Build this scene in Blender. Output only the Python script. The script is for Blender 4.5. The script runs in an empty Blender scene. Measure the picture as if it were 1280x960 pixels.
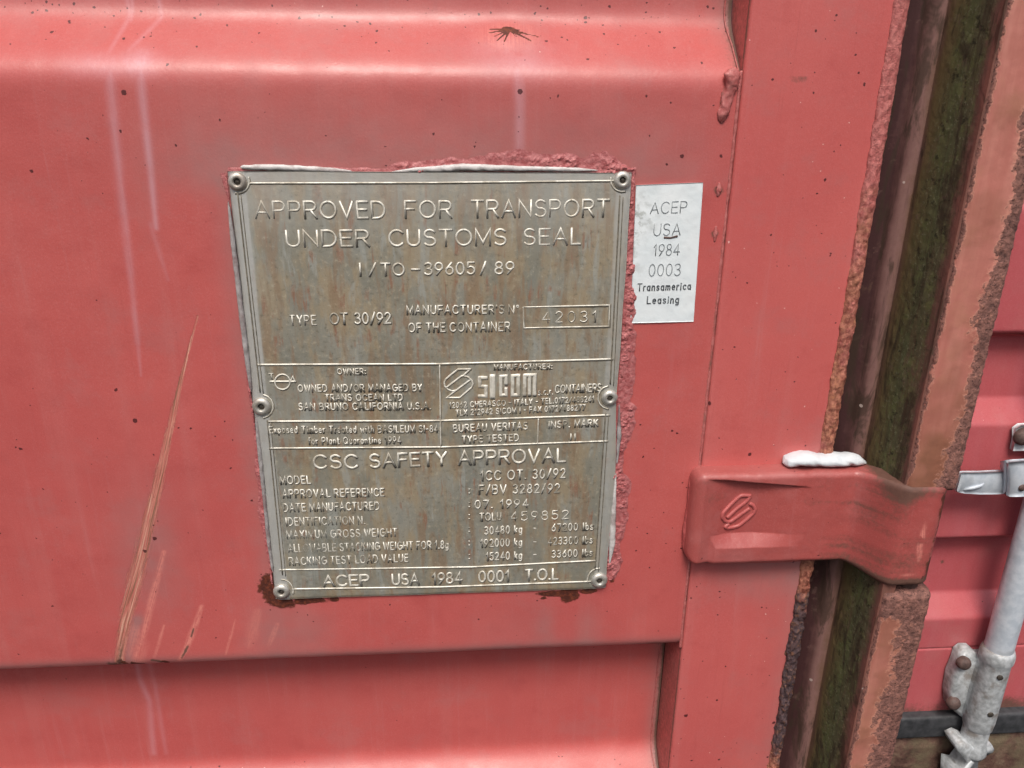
import bpy, math
import numpy as np
from mathutils import Matrix, Vector

scene = bpy.context.scene
# ------------------------------------------------------------------ camera
F = 985.0                                    # focal length in pixels of the 1280 x 960 photograph
def _camera_axes():
    d = np.array([(609 - 640) / F, (3090 - 480) / F, 1.0]); d /= np.linalg.norm(d)
    r = np.array([(14600 - 640) / F, (190 - 480) / F, 1.0]); r -= d * (r @ d); r /= np.linalg.norm(r)
    Z = -d; X = r; Y = np.cross(Z, X)
    return np.stack([X, Y, Z], 1)
RC = _camera_axes()
CZ = 1.10
CAM = np.array([0.0, -0.62, CZ])
def P(px, py, Y=0.0):
    """world point that the photograph's pixel shows on the plane at depth Y"""
    ray = RC.T @ np.array([(px - 640) / F, (py - 480) / F, 1.0])
    return CAM + ray * ((Y - CAM[1]) / ray[1])
def PX(px, py, Y=0.0): return P(px, py, Y)[0]
def PZ(px, py, Y=0.0): return P(px, py, Y)[2]

cam_data = bpy.data.cameras.new('camera')
cam_data.sensor_width = 36.0
cam_data.lens = F / 1280 * 36
cam_data.clip_start = 0.01
cam_data.clip_end = 200
cam = bpy.data.objects.new('camera', cam_data)
scene.collection.objects.link(cam)
_r = RC.T @ np.array([1, 0, 0.]); _u = RC.T @ np.array([0, -1, 0.]); _b = RC.T @ np.array([0, 0, -1.])
cam.matrix_world = Matrix(((_r[0], _u[0], _b[0], CAM[0]), (_r[1], _u[1], _b[1], CAM[1]),
                           (_r[2], _u[2], _b[2], CAM[2]), (0, 0, 0, 1)))
scene.camera = cam

# ------------------------------------------------------------------ light
SUN_EL, SUN_AZ = 57.0, -10.0                 # azimuth measured from straight in front of the door, negative = left
w = bpy.data.worlds.new('World'); scene.world = w; w.use_nodes = True
nt = w.node_tree
bg = nt.nodes['Background']
sky = nt.nodes.new('ShaderNodeTexSky'); sky.sky_type = 'NISHITA'; sky.sun_disc = False
sky.sun_elevation = math.radians(SUN_EL)
sky.sun_rotation = math.radians(180.0 - SUN_AZ)
sky.dust_density = 6.0; sky.air_density = 1.0; sky.ozone_density = 1.0
nt.links.new(sky.outputs[0], bg.inputs[0]); bg.inputs[1].default_value = 0.075
sl = bpy.data.lights.new('sun', 'SUN'); sl.energy = 1.5; sl.angle = math.radians(19); sl.color = (1.0, 0.96, 0.90)
sun = bpy.data.objects.new('sun', sl); scene.collection.objects.link(sun)
_el, _az = math.radians(SUN_EL), math.radians(SUN_AZ)
sdir = Vector((math.sin(_az) * math.cos(_el), -math.cos(_az) * math.cos(_el), math.sin(_el)))
sun.rotation_euler = sdir.to_track_quat('Z', 'Y').to_euler()
sun.location = (-1, -3, 4)
scene.view_settings.view_transform = 'Standard'
scene.view_settings.look = 'None'
scene.view_settings.gamma = 1.0
scene.view_settings.exposure = 0.77

# ------------------------------------------------------------------ noise in numpy
def _hash(ix, iy, seed):
    n = (ix.astype(np.int64) * 374761393 + iy.astype(np.int64) * 668265263 + seed * 974634541) & 0xffffffff
    n = ((n ^ (n >> 13)) * 1274126177) & 0xffffffff
    return ((n ^ (n >> 16)) & 0xffffff) / float(0xffffff)
def vnoise(x, y, seed=0):
    ix = np.floor(x); iy = np.floor(y); fx = x - ix; fy = y - iy
    fx = fx * fx * (3 - 2 * fx); fy = fy * fy * (3 - 2 * fy)
    a = _hash(ix, iy, seed); b = _hash(ix + 1, iy, seed); c = _hash(ix, iy + 1, seed); d = _hash(ix + 1, iy + 1, seed)
    return (a * (1 - fx) + b * fx) * (1 - fy) + (c * (1 - fx) + d * fx) * fy
def fbm(x, y, seed=0, octv=4):
    s = 0; a = 0.5; t = 0
    for k in range(octv):
        s = s + a * vnoise(x * 2 ** k, y * 2 ** k, seed + 17 * k); t += a; a *= 0.5
    return s / t
def worley(x, y, seed=0):
    ix = np.floor(x); iy = np.floor(y); best = np.full(np.shape(x), 9.0)
    for dx in (-1, 0, 1):
        for dy in (-1, 0, 1):
            cx = ix + dx + _hash(ix + dx, iy + dy, seed); cy = iy + dy + _hash(ix + dx, iy + dy, seed + 5)
            best = np.minimum(best, np.hypot(x - cx, y - cy))
    return best
def sstep(a, b, x):
    t = np.clip((x - a) / (b - a), 0, 1); return t * t * (3 - 2 * t)
def seg_d(x, z, pts):
    """distance to a polyline and position 0..1 along it"""
    pts = np.asarray(pts, float); L = np.r_[0, np.cumsum(np.hypot(*np.diff(pts, axis=0).T))]
    bd = np.full(x.shape, 1e9); bt = np.zeros(x.shape)
    for k in range(len(pts) - 1):
        a, b = pts[k], pts[k + 1]; ab = b - a
        t = np.clip(((x - a[0]) * ab[0] + (z - a[1]) * ab[1]) / (ab @ ab), 0, 1)
        d = np.hypot(x - a[0] - t * ab[0], z - a[1] - t * ab[1])
        m = d < bd; bd = np.where(m, d, bd); bt = np.where(m, (L[k] + t * (L[k + 1] - L[k])) / L[-1], bt)
    return bd, bt
def pl(pts, Y=0.0):
    return [P(a, b, Y)[[0, 2]] for a, b in pts]
PXM = 0.00070                                 # about one photograph pixel on the door, in metres

# ------------------------------------------------------------------ object helpers
def empty(name, loc, label, cat, group=None):
    o = bpy.data.objects.new(name, None); scene.collection.objects.link(o)
    o.location = loc; o.empty_display_size = 0.02
    o['label'] = label; o['category'] = cat
    if group: o['group'] = group
    bpy.context.view_layer.update()
    return o
def origin_of(o):
    v = np.zeros(3)
    while o is not None: v += np.array(o.location); o = o.parent
    return v
def mesh_obj(name, V, Fc, mats, parent=None, smooth=True, attrs=None, mi=None, loc=None):
    V = np.asarray(V, float)
    base = origin_of(parent) if parent else np.zeros(3)
    l = np.zeros(3) if loc is None else np.asarray(loc, float) - base
    me = bpy.data.meshes.new(name)
    Vl = V - base - l
    me.vertices.add(len(Vl)); me.vertices.foreach_set('co', Vl.astype(np.float32).ravel())
    if isinstance(Fc, np.ndarray):
        n, k = Fc.shape
        me.loops.add(n * k); me.loops.foreach_set('vertex_index', Fc.astype(np.int32).ravel())
        me.polygons.add(n); me.polygons.foreach_set('loop_start', np.arange(0, n * k, k, dtype=np.int32))
        me.polygons.foreach_set('loop_total', np.full(n, k, dtype=np.int32))
    else:
        lens = [len(f) for f in Fc]
        me.loops.add(sum(lens)); me.loops.foreach_set('vertex_index', [i for f in Fc for i in f])
        me.polygons.add(len(Fc)); me.polygons.foreach_set('loop_start', np.r_[0, np.cumsum(lens)[:-1]].astype(np.int32))
        me.polygons.foreach_set('loop_total', np.array(lens, dtype=np.int32))
    me.update(calc_edges=True); me.validate()
    if smooth: me.polygons.foreach_set('use_smooth', np.ones(len(me.polygons), dtype=bool))
    for m in (mats if isinstance(mats, (list, tuple)) else [mats]): me.materials.append(m)
    if mi is not None: me.polygons.foreach_set('material_index', np.asarray(mi, dtype=np.int32))
    if attrs and 'ca' in attrs and 'cs' not in attrs:
        q = np.zeros((len(V), 4)); q[:, 0] = V[:, 0] + .23 * V[:, 2]; q[:, 1] = V[:, 2]; attrs['cs'] = q
    for nm, val in (attrs or {}).items():
        val = np.asarray(val, np.float32)
        if val.ndim == 2:
            a = me.attributes.new(nm, 'FLOAT_COLOR', 'POINT'); a.data.foreach_set('color', val.ravel())
        else:
            a = me.attributes.new(nm, 'FLOAT', 'POINT'); a.data.foreach_set('value', val)
    me.update()
    o = bpy.data.objects.new(name, me); scene.collection.objects.link(o)
    if parent: o.parent = parent
    o.location = l
    return o
def grid_faces(ni, nj, closed=False):
    i, j = np.meshgrid(np.arange(ni - 1), np.arange(nj if closed else nj - 1), indexing='ij')
    j2 = (j + 1) % nj
    return np.stack([i * nj + j, (i + 1) * nj + j, (i + 1) * nj + j2, i * nj + j2], -1).reshape(-1, 4)
def stackv(X, Y, Z): return np.stack([X.ravel(), Y.ravel(), Z.ravel()], 1)

class MB:
    """collects pieces, links them as one mesh object"""
    def __init__(s): s.V = []; s.F = []; s.M = []; s.n = 0
    def add(s, V, Fc, m=0):
        V = np.asarray(V, float); s.V.append(V); s.F += [tuple(int(i) + s.n for i in f) for f in Fc]
        s.M += [m] * len(Fc); s.n += len(V)
    def box(s, a, b, bev=0.002, m=0):
        a = np.minimum(a, b); b_ = np.maximum(a, b); a = np.asarray(a, float); b = np.asarray(b_, float)
        import bmesh
        bm = bmesh.new(); bmesh.ops.create_cube(bm, size=1)
        for v in bm.verts: v.co = Vector(((a + b) / 2 + np.array(v.co) * (b - a)))
        if bev: bmesh.ops.bevel(bm, geom=bm.edges[:], offset=bev, segments=3, profile=0.6, affect='EDGES')
        bm.verts.index_update()
        s.add([v.co[:] for v in bm.verts], [[v.index for v in f.verts] for f in bm.faces], m); bm.free()
    def lathe(s, c, axis, prof, n=32, m=0):
        axis = np.asarray(axis, float) / np.linalg.norm(axis)
        u = np.cross(axis, [0.3, 0.5, 0.81]); u /= np.linalg.norm(u); v = np.cross(axis, u)
        a = np.linspace(0, 2 * math.pi, n, endpoint=False)
        V = []
        for r, h in prof:
            V += [np.asarray(c) + axis * h + r * (math.cos(t) * u + math.sin(t) * v) for t in a]
        Fc = [[i * n + j, i * n + (j + 1) % n, (i + 1) * n + (j + 1) % n, (i + 1) * n + j]
              for i in range(len(prof) - 1) for j in range(n)]
        s.add(V, Fc, m)
    def tube(s, pts, rad, n=10, m=0, flat=1.0, nz=None):
        """tube through points; rad scalar or list; flat squashes along Y"""
        pts = np.asarray(pts, float); k = len(pts); rad = np.full(k, rad) if np.isscalar(rad) else np.asarray(rad)
        T = np.gradient(pts, axis=0); T /= np.linalg.norm(T, axis=1)[:, None]
        a = np.linspace(0, 2 * math.pi, n, endpoint=False); V = []
        for i in range(k):
            ref = np.array([0, 1.0, 0]) if abs(T[i][1]) < 0.9 else np.array([1.0, 0, 0])
            u = np.cross(T[i], ref); u /= np.linalg.norm(u); v = np.cross(T[i], u)
            for t in a:
                q = rad[i] * (math.cos(t) * u + flat * math.sin(t) * v)
                V.append(pts[i] + q)
        V = np.array(V)
        Fc = [[i * n + j, i * n + (j + 1) % n, (i + 1) * n + (j + 1) % n, (i + 1) * n + j] for i in range(k - 1) for j in range(n)]
        Fc += [list(range(n))[::-1], [(k - 1) * n + j for j in range(n)]]
        s.add(V, Fc, m)
    def build(s, name, mats, parent=None, smooth=True):
        return mesh_obj(name, np.concatenate(s.V), s.F, mats, parent, smooth, mi=s.M)

# ------------------------------------------------------------------ material helpers
class G:
    def __init__(s, name):
        s.m = bpy.data.materials.new(name); s.m.use_nodes = True; s.t = s.m.node_tree
        s.b = s.t.nodes['Principled BSDF']; s.pos = s.t.nodes.new('ShaderNodeNewGeometry').outputs['Position']
    def set(s, node, inp, v):
        if isinstance(v, bpy.types.NodeSocket): s.t.links.new(v, node.inputs[inp])
        elif v is not None:
            if isinstance(v, tuple) and len(v) == 3 and node.inputs[inp].type == 'RGBA': v = v + (1,)
            node.inputs[inp].default_value = v
    def math(s, op, a, b=0.0, clamp=False):
        n = s.t.nodes.new('ShaderNodeMath'); n.operation = op; n.use_clamp = clamp
        s.set(n, 0, a); s.set(n, 1, b); return n.outputs[0]
    def mul(s, a, b): return s.math('MULTIPLY', a, b)
    def add(s, a, b, clamp=False): return s.math('ADD', a, b, clamp)
    def mix(s, f, a, b, mode='MIX'):
        n = s.t.nodes.new('ShaderNodeMix'); n.data_type = 'RGBA'; n.blend_type = mode
        s.set(n, 0, f); s.set(n, 6, a); s.set(n, 7, b); return n.outputs[2]
    def map(s, scale=(1, 1, 1), rot=(0, 0, 0), vec=None):
        n = s.t.nodes.new('ShaderNodeMapping'); s.set(n, 0, vec or s.pos)
        n.inputs[2].default_value = rot; n.inputs[3].default_value = scale; return n.outputs[0]
    def noise(s, scale, detail=4, rough=0.55, vec=None, dist=0.0):
        n = s.t.nodes.new('ShaderNodeTexNoise'); s.set(n, 'Vector', vec or s.pos)
        n.inputs['Scale'].default_value = scale; n.inputs['Detail'].default_value = detail
        n.inputs['Roughness'].default_value = rough; n.inputs['Distortion'].default_value = dist
        return n.outputs[0]
    def voro(s, scale, vec=None, feat='F1'):
        n = s.t.nodes.new('ShaderNodeTexVoronoi'); n.feature = feat; s.set(n, 'Vector', vec or s.pos)
        n.inputs['Scale'].default_value = scale; return n.outputs
    def step(s, v, a, b, lo=0.0, hi=1.0):
        n = s.t.nodes.new('ShaderNodeMapRange'); n.interpolation_type = 'SMOOTHSTEP'
        s.set(n, 0, v); n.inputs[1].default_value = a; n.inputs[2].default_value = b
        n.inputs[3].default_value = lo; n.inputs[4].default_value = hi; return n.outputs[0]
    def ramp(s, v, stops):
        n = s.t.nodes.new('ShaderNodeValToRGB'); s.set(n, 0, v); e = n.color_ramp.elements
        while len(e) < len(stops): e.new(0.5)
        for k, (p, c) in enumerate(stops): e[k].position = p; e[k].color = c + (1,)
        return n.outputs[0]
    def attr(s, nm):
        n = s.t.nodes.new('ShaderNodeAttribute'); n.attribute_name = nm; return n
    def rgb(s, nm):
        a = s.attr(nm); n = s.t.nodes.new('ShaderNodeSeparateColor'); s.t.links.new(a.outputs['Color'], n.inputs[0])
        return n.outputs[0], n.outputs[1], n.outputs[2], a.outputs['Alpha']
    def bump(s, h, dist, strength=1.0, nrm=None):
        n = s.t.nodes.new('ShaderNodeBump'); n.inputs['Strength'].default_value = strength
        n.inputs['Distance'].default_value = dist; s.set(n, 'Height', h)
        if nrm: s.t.links.new(nrm, n.inputs['Normal'])
        return n.outputs[0]
    def out(s, col=None, rough=None, metal=None, nrm=None, spec=None):
        s.set(s.b, 'Base Color', col); s.set(s.b, 'Roughness', rough); s.set(s.b, 'Metallic', metal)
        if nrm: s.t.links.new(nrm, s.b.inputs['Normal'])
        if spec is not None: s.b.inputs['Specular IOR Level'].default_value = spec
        return s.m

RED = (0.455, 0.089, 0.084)
def paint(name, red=RED, specks=1.0, worn=1.0):
    """faded red container paint; attributes ca = rust, dirt, chalk, scrape; cb = grey film, blister, peach, specks"""
    g = G(name)
    rust, dirt, chalk, scr = g.rgb('ca'); grey, blis, peach, spk = g.rgb('cb')
    big = g.noise(7, 3); mid = g.noise(45, 4); fine = g.noise(420, 3)
    vert = g.noise(1, 4, vec=g.map((38, 38, 2.2)))
    col = g.mix(g.step(big, 0.3, 0.7), red, tuple(c * k for c, k in zip(red, (1.08, 1.18, 1.15))))
    col = g.mix(g.mul(g.step(vert, 0.48, 0.72), 0.22 * worn), col, tuple(c * k for c, k in zip(red, (1.05, 1.9, 1.9))))
    col = g.mix(g.mul(g.step(mid, 0.5, 0.75), 0.14 * worn), col, tuple(c * k for c, k in zip(red, (0.8, 0.7, 0.75))))
    col = g.mix(g.mul(g.step(fine, 0.45, 0.7), 0.10), col, tuple(c * k for c, k in zip(red, (1.25, 1.6, 1.6))))
    wash = g.noise(1, 5, 0.7, vec=g.map((150, 150, 5)))
    col = g.mix(g.mul(g.step(wash, 0.55, 0.75), 0.20 * worn), col, (0.50, 0.21, 0.21))
    col = g.mix(g.mul(g.step(wash, 0.42, 0.25), 0.22 * worn), col, (0.30, 0.050, 0.050))
    grit = g.noise(900, 3, 0.7); patch = g.noise(19, 6, 0.7)
    col = g.mix(g.mul(g.step(grit, 0.52, 0.68), 0.20), col, (0.54, 0.24, 0.23))
    col = g.mix(g.mul(g.step(grit, 0.44, 0.32), 0.18), col, (0.24, 0.035, 0.037))
    col = g.mix(g.mul(g.step(patch, 0.50, 0.68), 0.30 * worn), col, (0.40, 0.145, 0.14))
    col = g.mix(g.mul(g.step(patch, 0.46, 0.30), 0.25 * worn), col, (0.36, 0.056, 0.055))
    # grey film and chalk
    gm = g.mul(grey, g.step(g.noise(60, 5), 0.15, 0.75, 0.55, 1.0))
    col = g.mix(g.mul(gm, 0.75), col, (0.30, 0.17, 0.165))
    chk = g.mul(chalk, g.step(g.add(g.mul(wash, .6), g.mul(mid, .4)), 0.30, 0.62, 0.45, 1.0))
    col = g.mix(g.mul(chk, 0.72), col, (0.60, 0.38, 0.44))
    # long scrapes: strands along the scrape direction
    sa, sb, _, _ = g.rgb('cs')
    cx = g.t.nodes.new('ShaderNodeCombineXYZ'); g.set(cx, 0, sa); g.set(cx, 1, sb)
    st = g.noise(1, 4, 0.65, vec=g.map((1100, 34, 1), vec=cx.outputs[0]))
    st2 = g.noise(1, 4, 0.65, vec=g.map((620, 13, 1), vec=cx.outputs[0]))
    nb = g.noise(260, 4, 0.7)
    sc = g.mix(g.step(st, 0.38, 0.62), (0.56, 0.24, 0.18), (0.46, 0.125, 0.10))
    sc = g.mix(g.step(st2, 0.44, 0.36), sc, (0.62, 0.36, 0.27))
    dk = g.mul(g.step(st2, 0.52, 0.57), g.step(g.add(scr, g.mul(g.add(nb, -0.5), 0.8)), 0.5, 0.85))
    sc = g.mix(g.mul(dk, 0.85), sc, (0.20, 0.105, 0.06))
    sm = g.mul(g.step(g.add(g.add(g.mul(st, 0.8), g.mul(nb, 0.35)), g.mul(scr, 0.52)), 0.80, 0.98), g.step(scr, 0.02, 0.2))
    col = g.mix(g.mul(sm, 0.92), col, sc)
    # pale fresh scuffs
    pe = g.mul(peach, g.step(g.add(g.mul(st, .6), g.mul(nb, .4)), 0.40, 0.56, 0.15, 1.0))
    col = g.mix(pe, col, (0.66, 0.23, 0.19))
    # rust and dirt
    rn = g.noise(240, 5, 0.65)
    rc = g.ramp(rn, [(0.3, (0.035, 0.008, 0.005)), (0.5, (0.085, 0.018, 0.009)), (0.66, (0.17, 0.040, 0.016)), (0.8, (0.28, 0.10, 0.05))])
    rm = g.step(g.add(rust, g.mul(g.add(rn, -0.5), 0.7)), 0.35, 0.6)
    col = g.mix(rm, col, rc)
    dn = g.noise(300, 5, 0.7)
    dm = g.step(g.add(dirt, g.mul(g.add(dn, -0.5), 0.9)), 0.2, 0.85)
    col = g.mix(g.mul(dm, 0.92), col, g.mix(dn, (0.035, 0.022, 0.016), (0.16, 0.085, 0.06)))
    # specks: dots of random size
    wn = g.t.nodes.new('ShaderNodeTexNoise'); g.set(wn, 'Vector', g.pos); wn.inputs['Scale'].default_value = 420; wn.inputs['Detail'].default_value = 2
    wsub = g.t.nodes.new('ShaderNodeVectorMath'); wsub.operation = 'MULTIPLY_ADD'; g.set(wsub, 0, wn.outputs['Color'])
    wsub.inputs[1].default_value = (.0022, .0022, .0022); g.set(wsub, 2, g.pos); wob = wsub.outputs[0]
    v = g.voro(95, wob); sep = g.t.nodes.new('ShaderNodeSeparateColor'); g.t.links.new(v['Color'], sep.inputs[0])
    size = g.mul(g.math('POWER', sep.outputs[0], 4.0), 0.19)
    dens = g.math('GREATER_THAN', g.add(spk, -0.02), sep.outputs[1])
    dot = g.mul(g.math('LESS_THAN', v['Distance'], size), dens)
    v2 = g.voro(210, wob); sep2 = g.t.nodes.new('ShaderNodeSeparateColor'); g.t.links.new(v2['Color'], sep2.inputs[0])
    dot2 = g.mul(g.math('LESS_THAN', v2['Distance'], g.mul(g.math('POWER', sep2.outputs[0], 2.0), 0.24)), g.math('GREATER_THAN', g.mul(spk, 1.2), sep2.outputs[1]))
    dots = g.math('MAXIMUM', dot, dot2)
    col = g.mix(g.mul(dots, 0.9), col, (0.07, 0.016, 0.018))
    v3 = g.voro(130, wob); sep3 = g.t.nodes.new('ShaderNodeSeparateColor'); g.t.links.new(v3['Color'], sep3.inputs[0])
    lit = g.mul(g.math('LESS_THAN', v3['Distance'], g.mul(sep3.outputs[0], 0.09)), g.math('GREATER_THAN', sep3.outputs[1], 0.93))
    col = g.mix(g.mul(lit, 0.7), col, (0.75, 0.5, 0.46))
    rough = g.add(g.step(mid, 0.2, 0.8, 0.34, 0.46), g.mul(g.math('MAXIMUM', rm, dm), 0.3))
    rough = g.add(rough, g.mul(sm, 0.2))
    h = g.add(g.mul(fine, 0.45), g.add(g.mul(g.noise(90, 3), 0.6), g.mul(grit, 0.25)))
    h = g.add(h, g.mul(rm, g.mul(rn, 3.0)))
    h = g.add(h, g.mul(sm, g.mul(st, -2.0)))
    h = g.add(h, g.mul(dots, 0.6))
    b = g.bump(h, 0.0004, 0.55)
    hb = g.mul(blis, g.noise(330, 4, 0.6))
    b = g.bump(hb, 0.0025, 0.8, b)
    return g.out(col, rough, 0.0, b, 0.5)

def blister_mat():
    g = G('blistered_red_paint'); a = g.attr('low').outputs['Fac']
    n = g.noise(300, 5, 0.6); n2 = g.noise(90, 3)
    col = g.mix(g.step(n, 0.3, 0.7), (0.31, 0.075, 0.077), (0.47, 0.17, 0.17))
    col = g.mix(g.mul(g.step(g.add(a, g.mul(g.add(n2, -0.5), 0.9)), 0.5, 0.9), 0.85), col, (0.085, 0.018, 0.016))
    return g.out(col, 0.5, 0, g.bump(n, 0.0012, 0.8), 0.4)

def plate_mat():
    g = G('weathered_plate_metal'); paleness = g.attr('paleness').outputs['Fac']
    vert = g.noise(1, 5, 0.6, vec=g.map((95, 95, 17)), dist=0.4)
    sp = g.noise(260, 5, 0.7); big = g.noise(14, 3); md = g.noise(70, 5, 0.6)
    blot = g.noise(34, 6, 0.65, vec=g.map((1.5, 1.5, 0.55))); v2 = g.noise(1, 5, 0.65, vec=g.map((210, 210, 26)))
    col = g.mix(g.step(big, 0.35, 0.65), (0.265, 0.255, 0.205), (0.335, 0.325, 0.275))
    col = g.mix(g.mul(g.step(blot, 0.46, 0.62), 0.8), col, (0.38, 0.305, 0.20))
    col = g.mix(g.mul(g.step(blot, 0.46, 0.32), 0.6), col, (0.25, 0.26, 0.235))
    col = g.mix(g.mul(g.step(vert, 0.50, 0.64), 0.7), col, (0.29, 0.20, 0.125))
    col = g.mix(g.mul(g.step(vert, 0.44, 0.30), 0.7), col, (0.38, 0.395, 0.365))
    col = g.mix(g.mul(g.mul(g.step(v2, 0.53, 0.66), g.step(md, 0.45, 0.6)), 0.85), col, (0.31, 0.17, 0.11))
    col = g.mix(g.mul(g.step(sp, 0.54, 0.70), 0.45), col, (0.52, 0.475, 0.36))
    col = g.mix(g.mul(g.step(sp, 0.45, 0.32), 0.5), col, (0.16, 0.145, 0.105))
    cm = g.mul(paleness, g.step(md, 0.2, 0.8, 1.0, 0.75))
    col = g.mix(cm, col, (0.50, 0.505, 0.485))
    v = g.voro(120); sep = g.t.nodes.new('ShaderNodeSeparateColor'); g.t.links.new(v['Color'], sep.inputs[0])
    dot = g.mul(g.math('LESS_THAN', v['Distance'], g.mul(sep.outputs[0], 0.15)), g.math('GREATER_THAN', sep.outputs[1], 0.955))
    col = g.mix(dot, col, (0.03, 0.02, 0.018))
    rough = g.step(sp, 0.3, 0.7, 0.42, 0.62)
    return g.out(col, rough, 0.35, g.bump(g.add(sp, md), 0.0003, 0.5), 0.5)

def metal(name, a, b, sc=160, rough=(0.35, 0.6), met=0.6, bump=0.0003, dirtcol=None, dirt=0.0):
    g = G(name); n = g.noise(sc, 5, 0.6); n2 = g.noise(sc * 0.22, 4)
    col = g.mix(g.step(n, 0.3, 0.7), a, b)
    if dirtcol: col = g.mix(g.mul(g.step(n2, 0.5, 0.62), dirt), col, dirtcol)
    return g.out(col, g.step(n2, 0.3, 0.7, *rough), met, g.bump(n, bump, 0.6))

M_PANEL = paint('faded_red_panel_paint')
M_FRAME = paint('faded_red_frame_paint', (0.49, 0.099, 0.094))
M_HINGE = paint('red_hinge_paint', (0.345, 0.068, 0.063))
M_BACK = paint('pink_red_back_paint', (0.43, 0.086, 0.098))
M_BLISTER = blister_mat()
M_PLATE = plate_mat()
M_LETTER = metal('bare_bright_letter_metal', (0.60, 0.58, 0.51), (0.76, 0.74, 0.66), 420, (0.4, 0.6), 0.2, 0.0001, (0.30, 0.26, 0.19), 0.6)
M_LETTER_SMALL = metal('small_letter_metal', (0.62, 0.60, 0.53), (0.78, 0.76, 0.68), 600, (0.4, 0.6), 0.15, 0.0001, (0.22, 0.20, 0.155), 0.85)
M_GRIME_SHADE = metal('lettering_grime_and_shade', (0.10, 0.088, 0.066), (0.24, 0.215, 0.165), 260, (0.6, 0.8), 0.1)  # dark tone for grime and for the shade painted beside the strokes
M_RIVET = metal('rivet_aluminium', (0.50, 0.49, 0.45), (0.62, 0.60, 0.55), 240, (0.35, 0.5), 0.6, 0.0002, (0.25, 0.19, 0.14), 0.5)
M_DARK = metal('dark_hole', (0.02, 0.017, 0.013), (0.05, 0.04, 0.03), 200, (0.7, 0.8), 0.0)
M_SEAL = metal('pale_sealant', (0.48, 0.46, 0.45), (0.62, 0.60, 0.59), 200, (0.45, 0.6), 0.0, 0.0006, (0.30, 0.24, 0.23), 0.7)
M_SEAL_GREY = metal('dirty_grey_sealant', (0.24, 0.22, 0.215), (0.38, 0.36, 0.36), 200, (0.5, 0.7), 0.0, 0.0006, (0.16, 0.08, 0.08), 0.6)
M_WHITE = metal('white_sealant', (0.56, 0.61, 0.65), (0.66, 0.69, 0.72), 120, (0.4, 0.55), 0.0, 0.0003)
M_GALV = metal('galvanised_steel', (0.46, 0.52, 0.59), (0.60, 0.65, 0.71), 130, (0.35, 0.55), 0.2, 0.0004, (0.33, 0.36, 0.39), 0.6)
M_GALVD = metal('dull_galvanised_casting', (0.30, 0.32, 0.33), (0.52, 0.55, 0.57), 170, (0.45, 0.65), 0.2, 0.0008, (0.20, 0.175, 0.155), 0.8)
M_BOLT = metal('rusty_bolt', (0.07, 0.045, 0.04), (0.14, 0.09, 0.08), 260, (0.6, 0.8), 0.2, 0.0008)
M_RUBBER = metal('black_rubber', (0.02, 0.022, 0.025), (0.05, 0.052, 0.058), 120, (0.5, 0.7), 0.0)
def sticker_mat():
    g = G('white_sticker_film'); n = g.noise(150, 5, 0.65); n2 = g.noise(30, 3); f = g.attr('wear').outputs['Fac']
    col = g.mix(g.step(n2, 0.3, 0.7), (0.68, 0.75, 0.78), (0.74, 0.79, 0.81))
    col = g.mix(g.mul(g.step(n, 0.55, 0.7), 0.25), col, (0.55, 0.60, 0.62))
    col = g.mix(g.mul(f, g.step(n, 0.45, 0.6)), col, (0.42, 0.45, 0.44))
    return g.out(col, 0.42, 0, g.bump(g.add(n, g.mul(f, g.noise(420, 4))), 0.0004, 0.5))
M_STICK = sticker_mat()
M_PRINT = metal('grey_print', (0.17, 0.19, 0.20), (0.30, 0.33, 0.35), 300, (0.5, 0.6), 0.0)
M_PRINTD = metal('dark_print', (0.05, 0.06, 0.07), (0.11, 0.12, 0.13), 300, (0.5, 0.6), 0.0)
def lip_mat():
    g = G('rusted_seam'); k = g.attr('kind').outputs['Fac']; low = g.attr('low').outputs['Fac']
    n = g.noise(190, 6, 0.7); n2 = g.noise(60, 4)
    pink = g.mix(g.step(n, 0.3, 0.7), (0.38, 0.10, 0.095), (0.54, 0.19, 0.175))
    orange = g.ramp(g.add(g.mul(n, 0.7), g.mul(n2, 0.3)), [(0.30, (0.09, 0.026, 0.016)), (0.43, (0.24, 0.075, 0.050)), (0.52, (0.38, 0.15, 0.10)), (0.62, (0.47, 0.20, 0.12)), (0.72, (0.46, 0.17, 0.045))])
    dark = g.ramp(n, [(0.3, (0.035, 0.022, 0.025)), (0.52, (0.085, 0.055, 0.06)), (0.62, (0.17, 0.085, 0.055)), (0.75, (0.34, 0.13, 0.08))])
    kk = g.add(k, g.mul(g.add(n2, -0.5), 1.3))
    col = g.mix(g.step(kk, 0.35, 0.95), pink, orange); col = g.mix(g.step(kk, 1.35, 1.6), col, dark)
    col = g.mix(g.mul(low, 0.38), col, (0.07, 0.02, 0.016))
    return g.out(col, 0.65, 0, g.bump(n, 0.0018, 0.9), 0.3)
M_LIP = lip_mat()
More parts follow.
